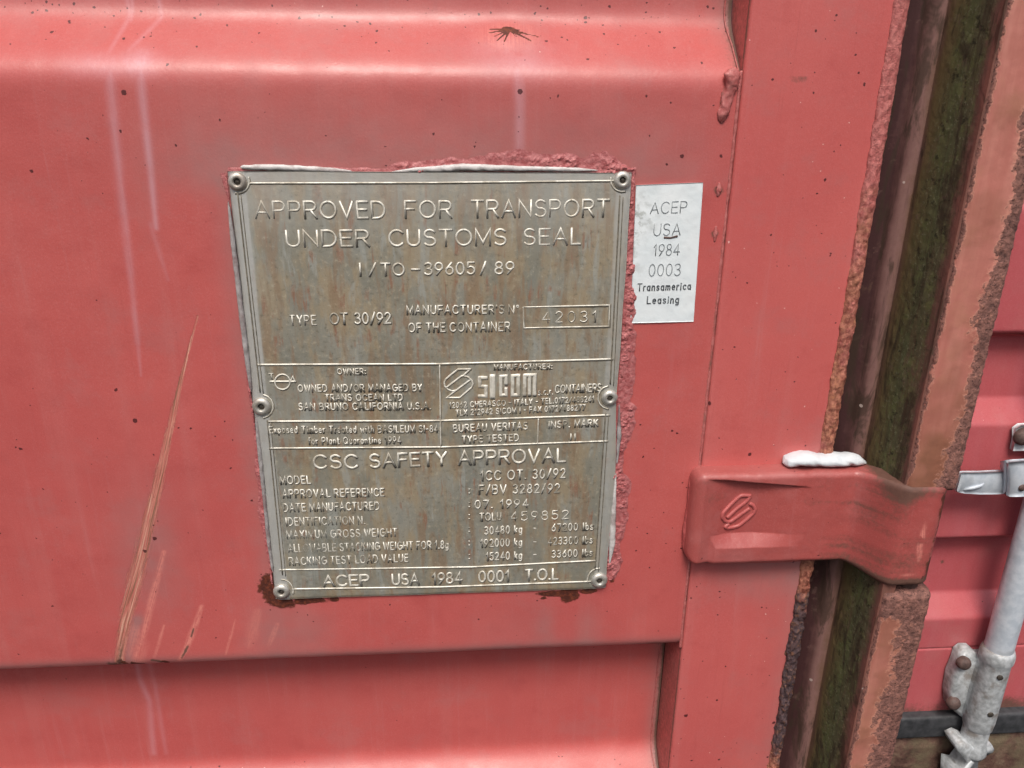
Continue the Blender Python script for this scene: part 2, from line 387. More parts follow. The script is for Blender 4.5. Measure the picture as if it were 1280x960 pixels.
def channel_mat():
    g = G('mossy_groove_bands'); a = g.attr('across').outputs['Fac']
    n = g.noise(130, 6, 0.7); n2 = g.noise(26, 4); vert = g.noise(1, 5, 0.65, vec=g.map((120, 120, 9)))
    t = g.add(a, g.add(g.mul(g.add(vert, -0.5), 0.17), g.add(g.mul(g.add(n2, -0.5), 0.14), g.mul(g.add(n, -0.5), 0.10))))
    col = g.ramp(t, [(0.0, (0.030, 0.011, 0.011)), (0.22, (0.052, 0.021, 0.022)), (0.32, (0.13, 0.062, 0.058)), (0.41, (0.21, 0.112, 0.10)),  # bands across the groove: dark left, paler ridge, then moss and rust
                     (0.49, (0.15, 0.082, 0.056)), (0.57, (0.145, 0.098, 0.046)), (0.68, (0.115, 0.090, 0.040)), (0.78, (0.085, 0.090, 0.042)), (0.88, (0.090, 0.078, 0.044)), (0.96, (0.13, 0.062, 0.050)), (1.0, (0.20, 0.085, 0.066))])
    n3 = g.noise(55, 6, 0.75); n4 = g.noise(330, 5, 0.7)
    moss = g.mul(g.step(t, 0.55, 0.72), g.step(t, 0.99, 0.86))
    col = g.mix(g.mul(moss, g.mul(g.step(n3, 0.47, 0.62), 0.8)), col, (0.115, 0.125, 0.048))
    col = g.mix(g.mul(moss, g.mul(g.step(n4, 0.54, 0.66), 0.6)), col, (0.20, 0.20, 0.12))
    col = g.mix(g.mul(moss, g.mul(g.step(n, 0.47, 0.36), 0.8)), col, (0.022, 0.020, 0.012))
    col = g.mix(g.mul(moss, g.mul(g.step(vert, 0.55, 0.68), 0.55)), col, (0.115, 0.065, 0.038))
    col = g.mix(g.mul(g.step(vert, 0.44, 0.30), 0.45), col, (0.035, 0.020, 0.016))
    col = g.mix(g.mul(g.step(g.noise(75, 5, 0.6), 0.60, 0.7), 0.35), col, (0.20, 0.12, 0.10))
    v = g.voro(60); sp_ = g.t.nodes.new('ShaderNodeSeparateColor'); g.t.links.new(v['Color'], sp_.inputs[0])
    gr = g.noise(1, 5, 0.7, vec=g.map((48, 48, 11)), dist=0.6)
    col = g.mix(g.mul(g.step(gr, 0.50, 0.62), 0.75), col, (0.040, 0.026, 0.018))
    col = g.mix(g.mul(g.step(gr, 0.42, 0.30), 0.45), col, (0.145, 0.085, 0.060))
    fl = g.mul(g.math('LESS_THAN', g.add(v['Distance'], g.mul(n4, .12)), 0.16), g.math('GREATER_THAN', sp_.outputs[0], 0.86))
    col = g.mix(g.mul(fl, 0.8), col, (0.42, 0.34, 0.31))
    h = g.add(g.mul(n, .5), g.mul(n4, .5))
    return g.out(col, g.add(0.68, g.mul(moss, 0.2)), 0, g.bump(h, 0.0009, 0.6), 0.2)
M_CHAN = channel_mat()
def post_mat():
    g = G('flaking_salmon_post_paint'); e = g.attr('edge').outputs['Fac']; ch = g.attr('dirty').outputs['Fac']
    n = g.noise(150, 6, 0.7); n2 = g.noise(34, 4); v = g.voro(330)
    vert = g.noise(1, 4, 0.6, vec=g.map((70, 70, 9)))
    pink = g.mix(g.step(vert, 0.35, 0.65), (0.42, 0.150, 0.120), (0.49, 0.20, 0.16))
    pink = g.mix(g.mul(g.step(n2, 0.5, 0.65), 0.5), pink, (0.41, 0.18, 0.12))
    pink = g.mix(g.mul(ch, 0.8), pink, g.mix(n, (0.13, 0.06, 0.035), (0.26, 0.11, 0.06)))
    scale = g.ramp(n, [(0.3, (0.065, 0.030, 0.026)), (0.44, (0.17, 0.078, 0.064)), (0.58, (0.27, 0.125, 0.10)), (0.72, (0.38, 0.17, 0.12))])
    scale = g.mix(g.step(g.noise(420, 4, .7), 0.56, 0.64), scale, (0.05, 0.02, 0.018))
    ev = g.add(e, g.add(g.mul(g.add(n2, -0.5), 0.9), g.mul(g.add(n, -0.5), 0.8)))
    m = g.step(ev, 0.47, 0.54)
    col = g.mix(m, pink, scale)
    rim = g.mul(g.step(ev, 0.41, 0.46), g.math('SUBTRACT', 1.0, m))
    col = g.mix(g.mul(rim, 0.35), col, (0.62, 0.30, 0.22))
    h = g.add(g.mul(m, g.mul(n, 2.4)), g.mul(n, 0.3)); h = g.add(h, g.mul(m, -1.0))
    return g.out(col, g.add(0.48, g.mul(m, 0.25)), 0, g.bump(h, 0.0013, 0.8), 0.4)
M_POST = post_mat()
def sill_mat():
    g = G('rusty_muddy_sill'); n = g.noise(60, 6, 0.7); n2 = g.noise(18, 4)
    col = g.ramp(n, [(0.3, (0.045, 0.022, 0.018)), (0.5, (0.105, 0.055, 0.042)), (0.66, (0.17, 0.115, 0.08))])
    col = g.mix(g.mul(g.step(n2, 0.48, 0.6), 0.8), col, (0.13, 0.105, 0.065))
    return g.out(col, 0.75, 0, g.bump(n, 0.004, 0.8), 0.3)
M_SILL = sill_mat()

# ================================================================== CONTAINER DOOR
DEPTH = 0.038
door = empty('container_door', (-0.1, 0.0, CZ - 0.85), 'faded red corrugated steel door carrying the riveted metal plate and the white sticker', 'door')
XS = PX(905, 300)                             # seam between corrugated sheet and the flat stile
z_hi, z_hi_in = PZ(450, 88), PZ(450, 20, DEPTH)
z_lo = PZ(450, 827); dz = z_hi_in - z_hi
z_lo_in = z_lo - dz * 0.35
DEPL = 0.050                                  # lower recess sunk further than the real sheet, to darken its shadow
z_n_in = PZ(450, 946, DEPL); z_n = z_n_in - dz
def profile(z):
    zz = [z_n - 0.20, z_n, z_n_in, z_lo_in, z_lo, z_hi, z_hi_in, z_hi_in + 0.16, z_hi_in + 0.16 + dz, z_hi_in + 0.5]
    yy = [0, 0, DEPL, DEPL, 0, 0, DEPTH, DEPTH, 0, 0]
    return np.interp(z, zz, yy)
step = 0.0008
xs = np.r_[np.arange(-1.05, -0.48, .004), np.arange(-0.48, XS + 1e-6, step)]; xs[-1] = XS
zs = np.arange(z_n - 0.16, z_hi_in + 0.20, step)
ker = np.exp(-0.5 * (np.arange(-24, 25) * step / 0.0070) ** 2); ker /= ker.sum()
prof = np.convolve(profile(np.arange(zs[0] - 24 * step, zs[-1] + 24.5 * step, step)), ker, 'valid')[:len(zs)]
X, Z = np.meshgrid(xs, zs, indexing='ij')
Y = np.repeat(prof[None, :], len(xs), 0)
# light dents and the tired waviness of thin sheet
Y = Y + 0.0016 * (fbm(X * 9, Z * 9, 3, 3) - 0.5) + 0.0006 * (fbm(X * 40, Z * 40, 8, 2) - 0.5)
ca = np.zeros(X.shape + (4,)); cb = np.zeros(X.shape + (4,))
n1 = fbm(X * 120, Z * 120, 11); n2 = fbm(X * 30, Z * 30, 21); n3 = fbm(X * 500, Z * 500, 31, 2)
def streak(pts, w0, w1, a, Yd=0.0, soft=0.6):
    d, t = seg_d(X, Z, pl(pts, Yd)); ww = (w0 + (w1 - w0) * t) * PXM
    return a * np.exp(-(d / (ww * soft + 1e-9)) ** 2)
chalk = ca[..., 2]; grey = cb[..., 0]
for pts, w0, w1, a in [([(137, 88), (141, 130), (150, 230), (163, 340), (172, 430)], 9, 5, .42), ([(175, 88), (179, 130), (188, 210), (195, 285)], 8, 5, .62),
                       ([(647, 88), (650, 130), (649, 185)], 10, 8, .45), ([(172, 430), (176, 470)], 4, 2, .35), ([(188, 280), (210, 350)], 5, 3, .25),
                       ([(178, 845), (188, 900)], 6, 5, .0)]:
    np.maximum(chalk, streak(pts, w0, w1, a), out=chalk)
for pts, w0, w1, a in [([(160, 840), (166, 868), (178, 895), (184, 960)], 7, 7, .36), ([(176, 840), (186, 880), (200, 960)], 6, 5, .22)]:
    np.maximum(chalk, streak(pts, w0, w1, a, 0.03), out=chalk)
for cx, cy, rx, ry, a in [(132, 82, 34, 14, .45), (172, 80, 20, 15, .75), (650, 80, 40, 18, .35), (640, 62, 46, 16, .25)]:
    c = P(cx, cy, 0.005); np.maximum(chalk, a * np.exp(-((X - c[0]) / (rx * PXM)) ** 2 - ((Z - c[2]) / (ry * PXM * .8)) ** 2), out=chalk)
for pts, w in [([(152, -10), (160, 20), (150, 66)], 4), ([(192, -10), (200, 22), (172, 66)], 4), ([(160, -5), (163, 25)], 3)]:
    np.maximum(chalk, streak(pts, w, w, .3, 0.03), out=chalk)
# grey film round the plate
pa, pb = P(283, 214), P(757, 738)
dx = np.maximum(np.maximum(pa[0] - X, X - PX(790, 213)), 0); dzz = np.maximum(np.maximum(Z - pa[2], pb[2] - Z), 0)
top = np.clip(Z - pa[2], 0, 1)
grey += 0.80 * np.exp(-(top / 0.05) ** 2) * sstep(pa[2] - 0.03, pa[2] + .006, Z) * np.exp(-(np.maximum(dx, 0) / 0.06) ** 2)
grey += 0.65 * np.exp(-((X - pa[0]) / 0.013) ** 2) * sstep(pb[2] - .02, pb[2] + 0.03, Z) * (1 - sstep(pa[2], pa[2] + 0.03, Z))
c = P(185, 690); grey += 0.75 * np.exp(-((X - c[0] - 0.12 * (Z - c[2])) / 0.028) ** 2 - ((Z - c[2]) / 0.062) ** 2) * (0.5 + n2)
for cx, cy, rx, ry, a in [(345, 790, 32, 45, .8), (395, 790, 26, 40, .5), (640, 790, 60, 42, .3), (735, 790, 18, 45, .55), (680, 790, 14, 45, .45)]:
    c = P(cx, cy); grey += a * np.exp(-((X - c[0]) / (rx * PXM)) ** 2 - ((Z - c[2]) / (ry * PXM)) ** 2)
# brown dirt caught on the lower fold and beside the stile
fold = np.exp(-((Z - z_lo - 0.001) / 0.0048) ** 2)
ca[..., 1] += fold * (0.30 + 0.35 * n2) * (0.55 + 0.45 * sstep(-0.45, -0.2, X))
grey += 0.9 * np.exp(-((Z - z_lo - 0.006) / 0.008) ** 2)
sd = XS - X
ca[..., 1] += 0.85 * np.exp(-(sd / 0.0020) ** 2) * (0.55 + 0.6 * n2)
grey += 0.9 * np.exp(-(sd / 0.012) ** 2) * sstep(z_hi - 0.005, z_hi_in, Z) + 0.9 * np.exp(-(sd / 0.012) ** 2) * (Z < z_lo)
ca[..., 1] += .50 * np.exp(-(sd / 0.011) ** 2) * (.4 + n2) * ((Z > z_hi + .006) | (Z < z_lo - .002))
for cx, cy, r, a in [(898, 238, 6, 1.0), (893, 292, 5, .9), (903, 130, 5, .7), (820, 815, 12, .9), (836, 812, 7, .9)]:
    c = P(cx, cy); ca[..., 1] += a * np.exp(-((X - c[0]) ** 2 + (Z - c[2]) ** 2) / (r * PXM) ** 2)
# scrapes
d, t = seg_d(X, Z, pl([(247, 395), (226, 475), (205, 570), (180, 680), (158, 770), (147, 835)]))
A0, B0 = P(247, 395)[[0, 2]], P(147, 835)[[0, 2]]
cs = np.zeros(X.shape + (4,)); tt_ = (Z - A0[1]) / (B0[1] - A0[1]); xl_ = np.interp(np.clip(tt_, -.5, 1.5), [0, .18, .4, .65, .85, 1], [P(q, r)[0] for q, r in [(247, 395), (226, 475), (205, 570), (180, 680), (158, 770), (147, 835)]])
cs[..., 0] = X - xl_; cs[..., 1] = Z
wsc = np.interp(t, [0, .12, .3, .5, .75, 1], [1.4, 3.5, 7.5, 12.5, 16, 10]) * PXM
ca[..., 3] = np.maximum(ca[..., 3], np.clip(1.15 - d / wsc, 0, 1))
np.maximum(ca[..., 1], 0.55 * np.exp(-(d / (wsc * .35)) ** 2) * sstep(.84, .95, t), out=ca[..., 1])
for pts, w, a in [([(205, 690), (192, 740), (178, 800), (170, 820)], 5, .75), ([(252, 758), (243, 785), (232, 812), (224, 826)], 4.5, 1.0), ([(205, 782), (198, 805), (193, 822)], 2.5, .7),
                  ([(294, 775), (287, 800), (282, 818)], 2, .65), ([(322, 765), (316, 790), (312, 806)], 9, .38), ([(347, 780), (336, 806)], 4, .5),
                  ([(170, 790), (172, 826)], 16, .45)]:
    d, t = seg_d(X, Z, pl(pts)); np.maximum(cb[..., 2], a * np.clip(1.3 - d / (w * PXM * (0.5 + .5 * np.sin(np.pi * np.clip(t, .1, .9)))), 0, 1), out=cb[..., 2])
for pts, w in [([(242, 786), (239, 796)], 1.6), ([(235, 808), (227, 823)], 2.2), ([(136, 832), (150, 836)], 6), ([(150, 837), (184, 836)], 4), ([(190, 826), (200, 828)], 3)]:
    d, t = seg_d(X, Z, pl(pts)); np.maximum(ca[..., 1], 0.8 * np.clip(1.5 - d / (w * PXM) - 1.6 * np.abs(n1 - .5), 0, 1), out=ca[..., 1])
d, t = seg_d(X, Z, pl([(150, 828), (185, 838), (205, 830)])); np.maximum(ca[..., 0], .8 * np.clip(1.2 - d / (8 * PXM), 0, 1) * (n1 > .45), out=ca[..., 0])
d, t = seg_d(X, Z, pl([(172, 775), (162, 805), (153, 832)])); grey += 1.0 * np.exp(-(d / (9 * PXM)) ** 2)
# rust bleeding from under the plate corners and the lower edge
def blob(cx, cy, rx, ry, a, ch=0):
    c = P(cx, cy); r = np.hypot((X - c[0]) / (rx * PXM), (Z - c[2]) / (ry * PXM)); r = r + 0.9 * (n1 - .5)
    np.maximum(ca[..., ch], a * np.clip(1.6 - r, 0, 1), out=ca[..., ch])
blob(338, 733, 14, 18, 1); blob(352, 752, 16, 10, 1); blob(385, 750, 22, 6, .9); blob(418, 749, 5, 4, .8)
blob(712, 742, 12, 12, 1); blob(690, 742, 20, 5, .8); blob(735, 738, 16, 5, .7); blob(765, 718, 5, 14, .75); blob(772, 706, 4, 12, .6); blob(679, 747, 6, 3, .7)
# spider crack with rust on the sloped fold
YC = 0.024
c0 = P(636, 36, YC)
blob2 = np.hypot((X - P(636, 36, YC)[0]) / (9 * PXM), (Z - c0[2]) / (3.2 * PXM)) + .5 * (n1 - .5)
np.maximum(ca[..., 0], np.clip(1.25 - blob2, 0, 1), out=ca[..., 0])
for ex, ey, w in [(612, 36, 1.5), (611, 41, 1.2), (617, 46, 1), (621, 51, 1.5), (630, 52, 1.6), (645, 46, 1), (655, 41, 1.7), (663, 51, 1.7), (673, 46, 1.2), (650, 37, 1.6)]:
    d, t = seg_d(X, Z, [P(637, 37, YC)[[0, 2]], P(ex, ey, YC)[[0, 2]]])
    np.maximum(ca[..., 0], .74 * np.clip(1.5 - d / (w * PXM * (1.05 - .6 * t)), 0, 1), out=ca[..., 0])
r = np.hypot((X - c0[0]) / (34 * PXM), (Z - P(640, 45, YC)[2]) / (14 * PXM)); cb[..., 2] = np.maximum(cb[..., 2], .45 * np.exp(-r ** 4))
Y -= 0.0022 * np.exp(-r ** 2)
cb[..., 3] = 0.07 + 0.75 * sstep(z_hi + 0.004, z_hi_in, Z) + 0.03 * n2
grey += 0.25 * sstep(z_hi_in - .006, z_hi_in + .004, Z)
ca = np.clip(ca, 0, 1); cb = np.clip(cb, 0, 1)
panel = mesh_obj('door_panel', stackv(X, Y, Z), grid_faces(len(xs), len(zs)), M_PANEL, door,
                 attrs={'ca': ca.reshape(-1, 4), 'cb': cb.reshape(-1, 4), 'cs': cs.reshape(-1, 4)})

# --- flat stile (vertical tube of the door frame)
XE = PX(1081, 300)
def stile():
    zz = np.arange(zs[0], zs[-1], 0.0011)
    xf = np.r_[XS + 0.0004, XS + 0.0006 + 0.0022 * (1 - np.cos(np.linspace(0, np.pi / 2, 5))), np.arange(XS + 0.004, XE - 0.004, 0.0012), XE - 0.002, XE]
    yf = np.interp(xf, [XS, XS + .0006, XS + .0014, XS + .003, XE - .002, XE], [0.06, 0.003, 0.0005, -0.001, -0.001, 0.0005])
    yf[0] = 0.05
    xf = np.r_[xf, XE + 0.0003]; yf = np.r_[yf, 0.05]
    X, Z = np.meshgrid(xf, zz, indexing='ij'); Y = np.repeat(yf[:, None], len(zz), 1)
    Y[1:-1] += 0.0014 * (fbm(X * 12, Z * 6, 44, 2) - .5)[1:-1]
    ca = np.zeros(X.shape + (4,)); cb = np.zeros(X.shape + (4,)); n1 = fbm(X * 150, Z * 150, 51); n2 = fbm(X * 30, Z * 30, 52)
    ca[..., 1] += .95 * np.exp(-((X - XS) / .0017) ** 2) * (0.45 + .7 * n2)
    # side of the stile inside the recesses is dusty
    ca[0, :, 1] = .55; ca[1, :, 1] = .42; ca[2, :, 1] += .15; ca[-1, :, 1] = 0.6
    zt = PZ(1000, 590)
    c = P(990, 560); cb[..., 0] += .8 * np.exp(-((XE - X) / .02) ** 2 - ((Z - c[2]) / .022) ** 2)
    c = P(950, 716); cb[..., 0] += 1.0 * np.exp(-(np.clip(c[2] + .006 - Z, 0, 1) / .03) ** 2) * (Z < c[2] + .012) * sstep(XS, XS + .06, X) * (.4 + n2)
    cb[..., 0] += .6 * np.exp(-((XE - X) / .02) ** 2) * (Z < zt)
    e = np.clip(1 - (XE - X) / (0.010 + .022 * n2), 0, 1); ca[..., 0] = .62 * e * (Z < PZ(1080, 210)) * (n1 * 1.3)
    c = P(998, 99); ca[..., 1] += .5 * np.exp(-((X - c[0]) / .009) ** 4 - ((Z - c[2]) / .0028) ** 4)
    cb[..., 3] = 0.06
    return mesh_obj('door_stile', stackv(X, Y, Z), grid_faces(len(xf), len(zz)), M_FRAME, door, attrs={'ca': np.clip(ca, 0, 1).reshape(-1, 4), 'cb': np.clip(cb, 0, 1).reshape(-1, 4)})
stile()

# --- rusted seam bead along the outer edge of the stile
def seam_bead():
    zz = np.arange(zs[0], zs[-1], 0.0009); a = np.linspace(-0.15, 1.05, 22) * np.pi
    A, Z = np.meshgrid(a, zz, indexing='ij')
    lump = fbm(A * 3 + 0 * Z, Z * 150, 61, 3); lump2 = fbm(A * 6, Z * 330, 62, 3)
    row = (CZ - Z)
    zk = [PZ(1090, 0), PZ(1090, 215), PZ(1080, 260), PZ(1040, 540), PZ(985, 700), PZ(982, 745), PZ(970, 880), PZ(965, 950)]
    kind = np.interp(-Z, [-q for q in zk], [0, .25, .7, .9, 1.15, 1.6, 1.9, 1.3])
    rough = np.interp(-Z, [-q for q in zk], [.5, .6, .8, 1, 1.1, 1.5, 1.7, 1.5])
    rx = (0.0062 + 0.0028 * (lump - .5) * rough) * (1 + .25 * rough * (fbm(0 * A + 2, Z * 45, 64, 2) - .5))
    ry = 0.0032 + 0.0042 * (lump - .35) * rough + 0.0016 * lump2 * rough
    X = XE - 0.0035 - rx * np.cos(A) + 0.0012 * rough * (lump2 - .5); Y = -0.0005 - ry * np.sin(A)
    low = np.clip(1.4 - 2.6 * lump2, 0, 1)
    mesh_obj('rusted_edge', stackv(X, Y, Z), grid_faces(len(a), len(zz)), M_LIP, door, attrs={'kind': kind.ravel(), 'low': low.ravel()})
seam_bead()

# --- weld lumps on the seam between sheet and stile
def weld():
    mb = MB(); rng = np.random.RandomState(4)
    zz = np.linspace(PZ(905, 88), PZ(846, 810), 240); jit = np.cumsum(rng.randn(240)) * 0.00006; jit -= np.linspace(0, jit[-1], 240)
    mb.tube(np.stack([XS - 0.0004 + jit, np.full(240, 0.0006), zz], 1), 0.0008 + 0.0011 * fbm(zz * 90, zz * 0, 9, 3), 8)
    # ragged weld up the recess corner
    for z0, z1 in ((z_hi, zs[-1]), (zs[0], z_lo)):
        zz = np.linspace(z0, z1, 160); yy = np.interp(zz, zs, prof)
        for off, rad in ((0.006, .0006),):
            jit = 0.0026 * (fbm(zz * 60, zz * 0 + off * 900, 9, 3) - .5)
            mb.tube(np.stack([XS - off * np.clip(yy / DEPTH, .1, 1) + jit, yy - 0.0006, zz], 1), rad, 6)
    return mb.build('weld_seam', M_WELD, door)
def weld_mat():
    g = G('painted_weld'); n = g.noise(230, 5, .65); n2 = g.noise(50, 3)
    col = g.mix(g.step(n, .35, .65), (0.36, 0.085, 0.08), (0.47, 0.16, 0.15))
    col = g.mix(g.mul(g.step(n2, .60, .68), .6), col, (0.20, 0.085, 0.07)); return g.out(col, .5, 0, g.bump(n, .0008, .8))
M_WELD = weld_mat()
weld()

def weld_lumps():
    for pts, r, sd in (([(917, 84), (916, 93), (913, 106), (910, 118), (907, 130), (904, 142), (902, 154)], [3, 9, 7.5, 7, 5.5, 7, 2], 5), ([(899, 228), (898, 238), (897, 246)], [1, 3.5, 1], 6), ([(895, 282), (894, 292), (893, 302)], [1, 3, 1], 7)):
        lumpy('weld_lump', [P(a, b, -.0005) for a, b in pts], [q * PXM for q in r], M_WELD, door, 16, (1, .6), .55, sd, 60, 160)
# --- blistered paint round the plate
def blisters():
    s = 0.00045
    x = np.arange(P(283, 214)[0] - .022, PX(790, 213) + .024, s); z = np.arange(pb[2] - .006, pa[2] + .026, s)
    X, Z = np.meshgrid(x, z, indexing='ij')
    xl, xr, zt, zb = P(283, 214)[0] + .001, PX(790, 213) - .001, pa[2] - .001, pb[2]
    wv = fbm(X * 60, Z * 60, 71, 3); wl = fbm(X * 22, Z * 22, 75, 2)
    pxs = np.interp(X, [xl, PX(480, 214), PX(500, 214), PX(600, 200), PX(760, 205), xr], [4, 5, 12, 19, 17, 7]) * PXM
    mt = np.clip(1.25 - (Z - zt) / (pxs * (0.55 + .9 * wv)), 0, 1) * (Z > zt + .0004) * (X > xl) * (X < xr + .004)
    wr = np.interp(-Z, [-zt, -PZ(785, 430), -PZ(775, 480), -PZ(760, 700), -zb], [5, 15, 20, 16, 5]) * PXM
    mr = np.clip(1.25 - (X - xr) / (wr * (.45 + 1.0 * wv)), 0, 1) * (X > xr + .0006) * (Z < zt + .004) * (Z > zb + .012)
    ml = np.clip(1.2 - (xl - X) / (7 * PXM * np.clip(2.6 * wl - .75, .02, 2)), 0, 1) * (X < xl - .0006) * (Z < zt) * (Z > zb + .02) * .6
    m = np.maximum(np.maximum(mt, mr), ml)
    wx = X + .0016 * (fbm(X * 260, Z * 260, 76, 2) - .5); wz = Z + .0016 * (fbm(X * 260, Z * 260, 77, 2) - .5)
    cells = np.clip(1.0 - 1.1 * worley(wx * 290, wz * 290, 73), 0, 1); cells2 = np.clip(1 - 1.1 * worley(wx * 700 + 3, wz * 700, 74), 0, 1)
    amp = np.clip(2.2 * fbm(X * 130, Z * 130, 78, 3) - .55, 0, 1.3)
    amp = amp * np.clip(2.6 * fbm(X * 38, Z * 38, 80, 2) - .75, .12, 1.25)
    rag = fbm(X * 420, Z * 420, 79, 3)
    h = sstep(0.02, .5, m) * (0.0002 + amp * (0.0020 * cells + 0.0010 * cells2 + .0012 * (rag - .3))) - 0.00025 * (m <= 0.02)
    h = np.maximum(h, -.0002)
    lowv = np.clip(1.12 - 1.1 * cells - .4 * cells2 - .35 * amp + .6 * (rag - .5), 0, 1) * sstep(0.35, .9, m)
    Fc = grid_faces(len(x), len(z)); mm = (m > 0.015).ravel(); keep = mm[Fc].all(1); Fc = Fc[keep]
    used = np.unique(Fc); re = np.full(X.size, -1); re[used] = np.arange(len(used))
    Y = -0.0007 - h
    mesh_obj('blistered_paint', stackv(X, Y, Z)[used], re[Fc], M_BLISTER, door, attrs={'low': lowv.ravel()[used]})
blisters()

# --- hinge blade welded to the stile, reaching over the groove to the post
YF, YR = -0.020, -0.054
HREC = 0.0082
zt_h, zb_h = PZ(1000, 592, YF), PZ(1000, 704, YF)
xh0, xh1 = PX(866, 640, YF), PX(1186, 640, YR)
xb0, xb1 = PX(1058, 650, YF), PX(1128, 680, YR)
def hinge_front(x):
    return YF + (YR - YF) * sstep(xb0, xb1, x)
def hinge():
    nu = 330; xu = np.linspace(xh0, xh1 + 0.0, nu)
    nf = 120; nt_ = 26; nc = 8; rc = 0.0055
    vs = []
    H = zt_h - zb_h
    Xl, Yl, Zl = [], [], []
    front_mask = []
    for x in xu:
        yf = float(hinge_front(x))
        yback = 0.003 if x < XE - .004 else yf + 0.030
        k = sstep(xb0, xb1, np.array(x)).item()
        zt = zt_h + 0.002 * k; zb = zb_h - 0.006 * k
        e = np.clip((x - xh0) / 0.009, 0, 1); rd = 0.012 * (1 - math.sqrt(max(0, 1 - (1 - e) ** 2)))   # rounded left corners
        zt -= rd; zb += rd
        yfl = yf + 0.010 * (1 - math.sqrt(max(0.0, 1 - (1 - np.clip((x - xh0) / .010, 0, 1)) ** 2)))
        er = np.clip((xh1 - x) / 0.014, 0, 1); yfl = yfl + 0.012 * (1 - math.sqrt(max(0, 1 - (1 - er) ** 2)))  # knuckle curls back at the right
        yb = np.linspace(yback, yfl + rc, nt_)
        a = np.linspace(0, np.pi / 2, nc + 1)[1:]
        ys = np.r_[yb, yfl + rc - rc * np.sin(a), np.full(nf, yfl), (yfl + rc - rc * np.sin(a))[::-1], yb[::-1]]
        zs_ = np.r_[np.full(nt_, zt), zt - rc + rc * np.cos(a), np.linspace(zt - rc, zb + rc, nf + 2)[1:-1], (zb + rc - rc * np.cos(a))[::-1], np.full(nt_, zb)]
        Xl.append(np.full(len(ys), x)); Yl.append(ys); Zl.append(zs_)
    X = np.array(Xl); Y = np.array(Yl); Z = np.array(Zl)
    tfr = np.zeros(X.shape[1]); tfr[nt_:-nt_] = 1
    # pressed features of the front: groove under the upper rib, bright lower ramp
    def feat(px, py): q = P(px, py, YF); return q[0], q[2]
    d, t = seg_d(X, Z, [feat(898, 603), feat(945, 606), feat(1002, 609)])
    ax, az = feat(938, 672); bx, bz = feat(1010, 694)
    sl = np.clip(np.minimum((X - feat(886, 690)[0]) / .018, (feat(1012, 690)[0] - X) / .030), 0, 1)
    zc = feat(940, 671)[1]
    ramp = np.clip((zc - Z) / 0.0115, 0, 1)
    x0_, z0_ = feat(895, 600.5); x1_, z1_ = feat(1010, 609)
    cre = z0_ + (z1_ - z0_) * (X - x0_) / (x1_ - x0_)
    win = np.clip(np.minimum((X - x0_ + .008) / .030, (x1_ + .004 - X) / .045), 0, 1)
    Y += tfr * HREC * win * sstep(cre + .0008, cre - .0016, Z) * np.maximum(1 - ramp, 1 - np.clip(sl * 3, 0, 1) * 1.0)
    nn = fbm(X * 60, Z * 60, 81); n2 = fbm(X * 22, Z * 22, 82)
    Y += 0.0008 * (nn - .5) + 0.0014 * (n2 - .5)
    Z += 0.0010 * (fbm(X * 80, Y * 80, 83) - .5)
    ca = np.zeros(X.shape + (4,)); cb = np.zeros(X.shape + (4,))
    q = fbm(X * 9, Z * 220, 85, 3)
    ca[..., 1] += .30 * np.exp(-((X - PX(1110, 640, -.04)) / .022) ** 2) * (.3 + 1.1 * q) + .55 * np.exp(-((Z - zt_h) / .010) ** 2) * sstep(xb0, xb1, X)
    ca[..., 1] += .9 * np.exp(-((Z - (zb_h - .006)) / .006) ** 2) * sstep(xb0, xb1 - .005, X)
    ca[..., 1] += .55 * np.exp(-((Z - zb_h) / .0024) ** 2)
    ca[..., 1] += .5 * np.exp(-((X - PX(1060, 640, YF)) / .02) ** 2) * np.clip(q - .35, 0, 1)
    ca[..., 0] = .80 * sstep(xh1 - .016, xh1 - .004, X) * (.15 + 1.2 * nn)
    ca[..., 1] += .5 * np.exp(-((X - PX(1128, 640, YR)) / .012) ** 2) * sstep(zt_h - .045, zt_h, Z) + .34 * sstep(.42, .7, n2) * (.3 + q)
    for cx, cy, rx, ry, a in [(1152, 675, 4, 22, 1.), (1150, 695, 3, 10, .9), (1134, 719, 10, 2, .6)]:
        c = P(cx, cy, YR); cb[..., 2] = np.maximum(cb[..., 2], a * np.exp(-(((X - c[0]) / (rx * PXM)) ** 2 + ((Z - c[2]) / (ry * PXM)) ** 2) ** 2) * (nn > .3))
    cb[..., 0] += .1 * sl * ramp + .2 * np.exp(-((Z - zt_h) / .006) ** 2) * (1 - sstep(xb0, xb1, X))
    cb[..., 3] = .07
    V = stackv(X, Y, Z); Fc = grid_faces(*X.shape)
    nj = X.shape[1]
    Fl = [list(map(int, f)) for f in Fc] + [list(range(nj)), [(nu - 1) * nj + j for j in range(nj)][::-1]]
    return mesh_obj('hinge_blade', V, Fl, M_HINGE, door, attrs={'ca': np.clip(ca, 0, 1).reshape(-1, 4), 'cb': np.clip(cb, 0, 1).reshape(-1, 4)})
hb = hinge()
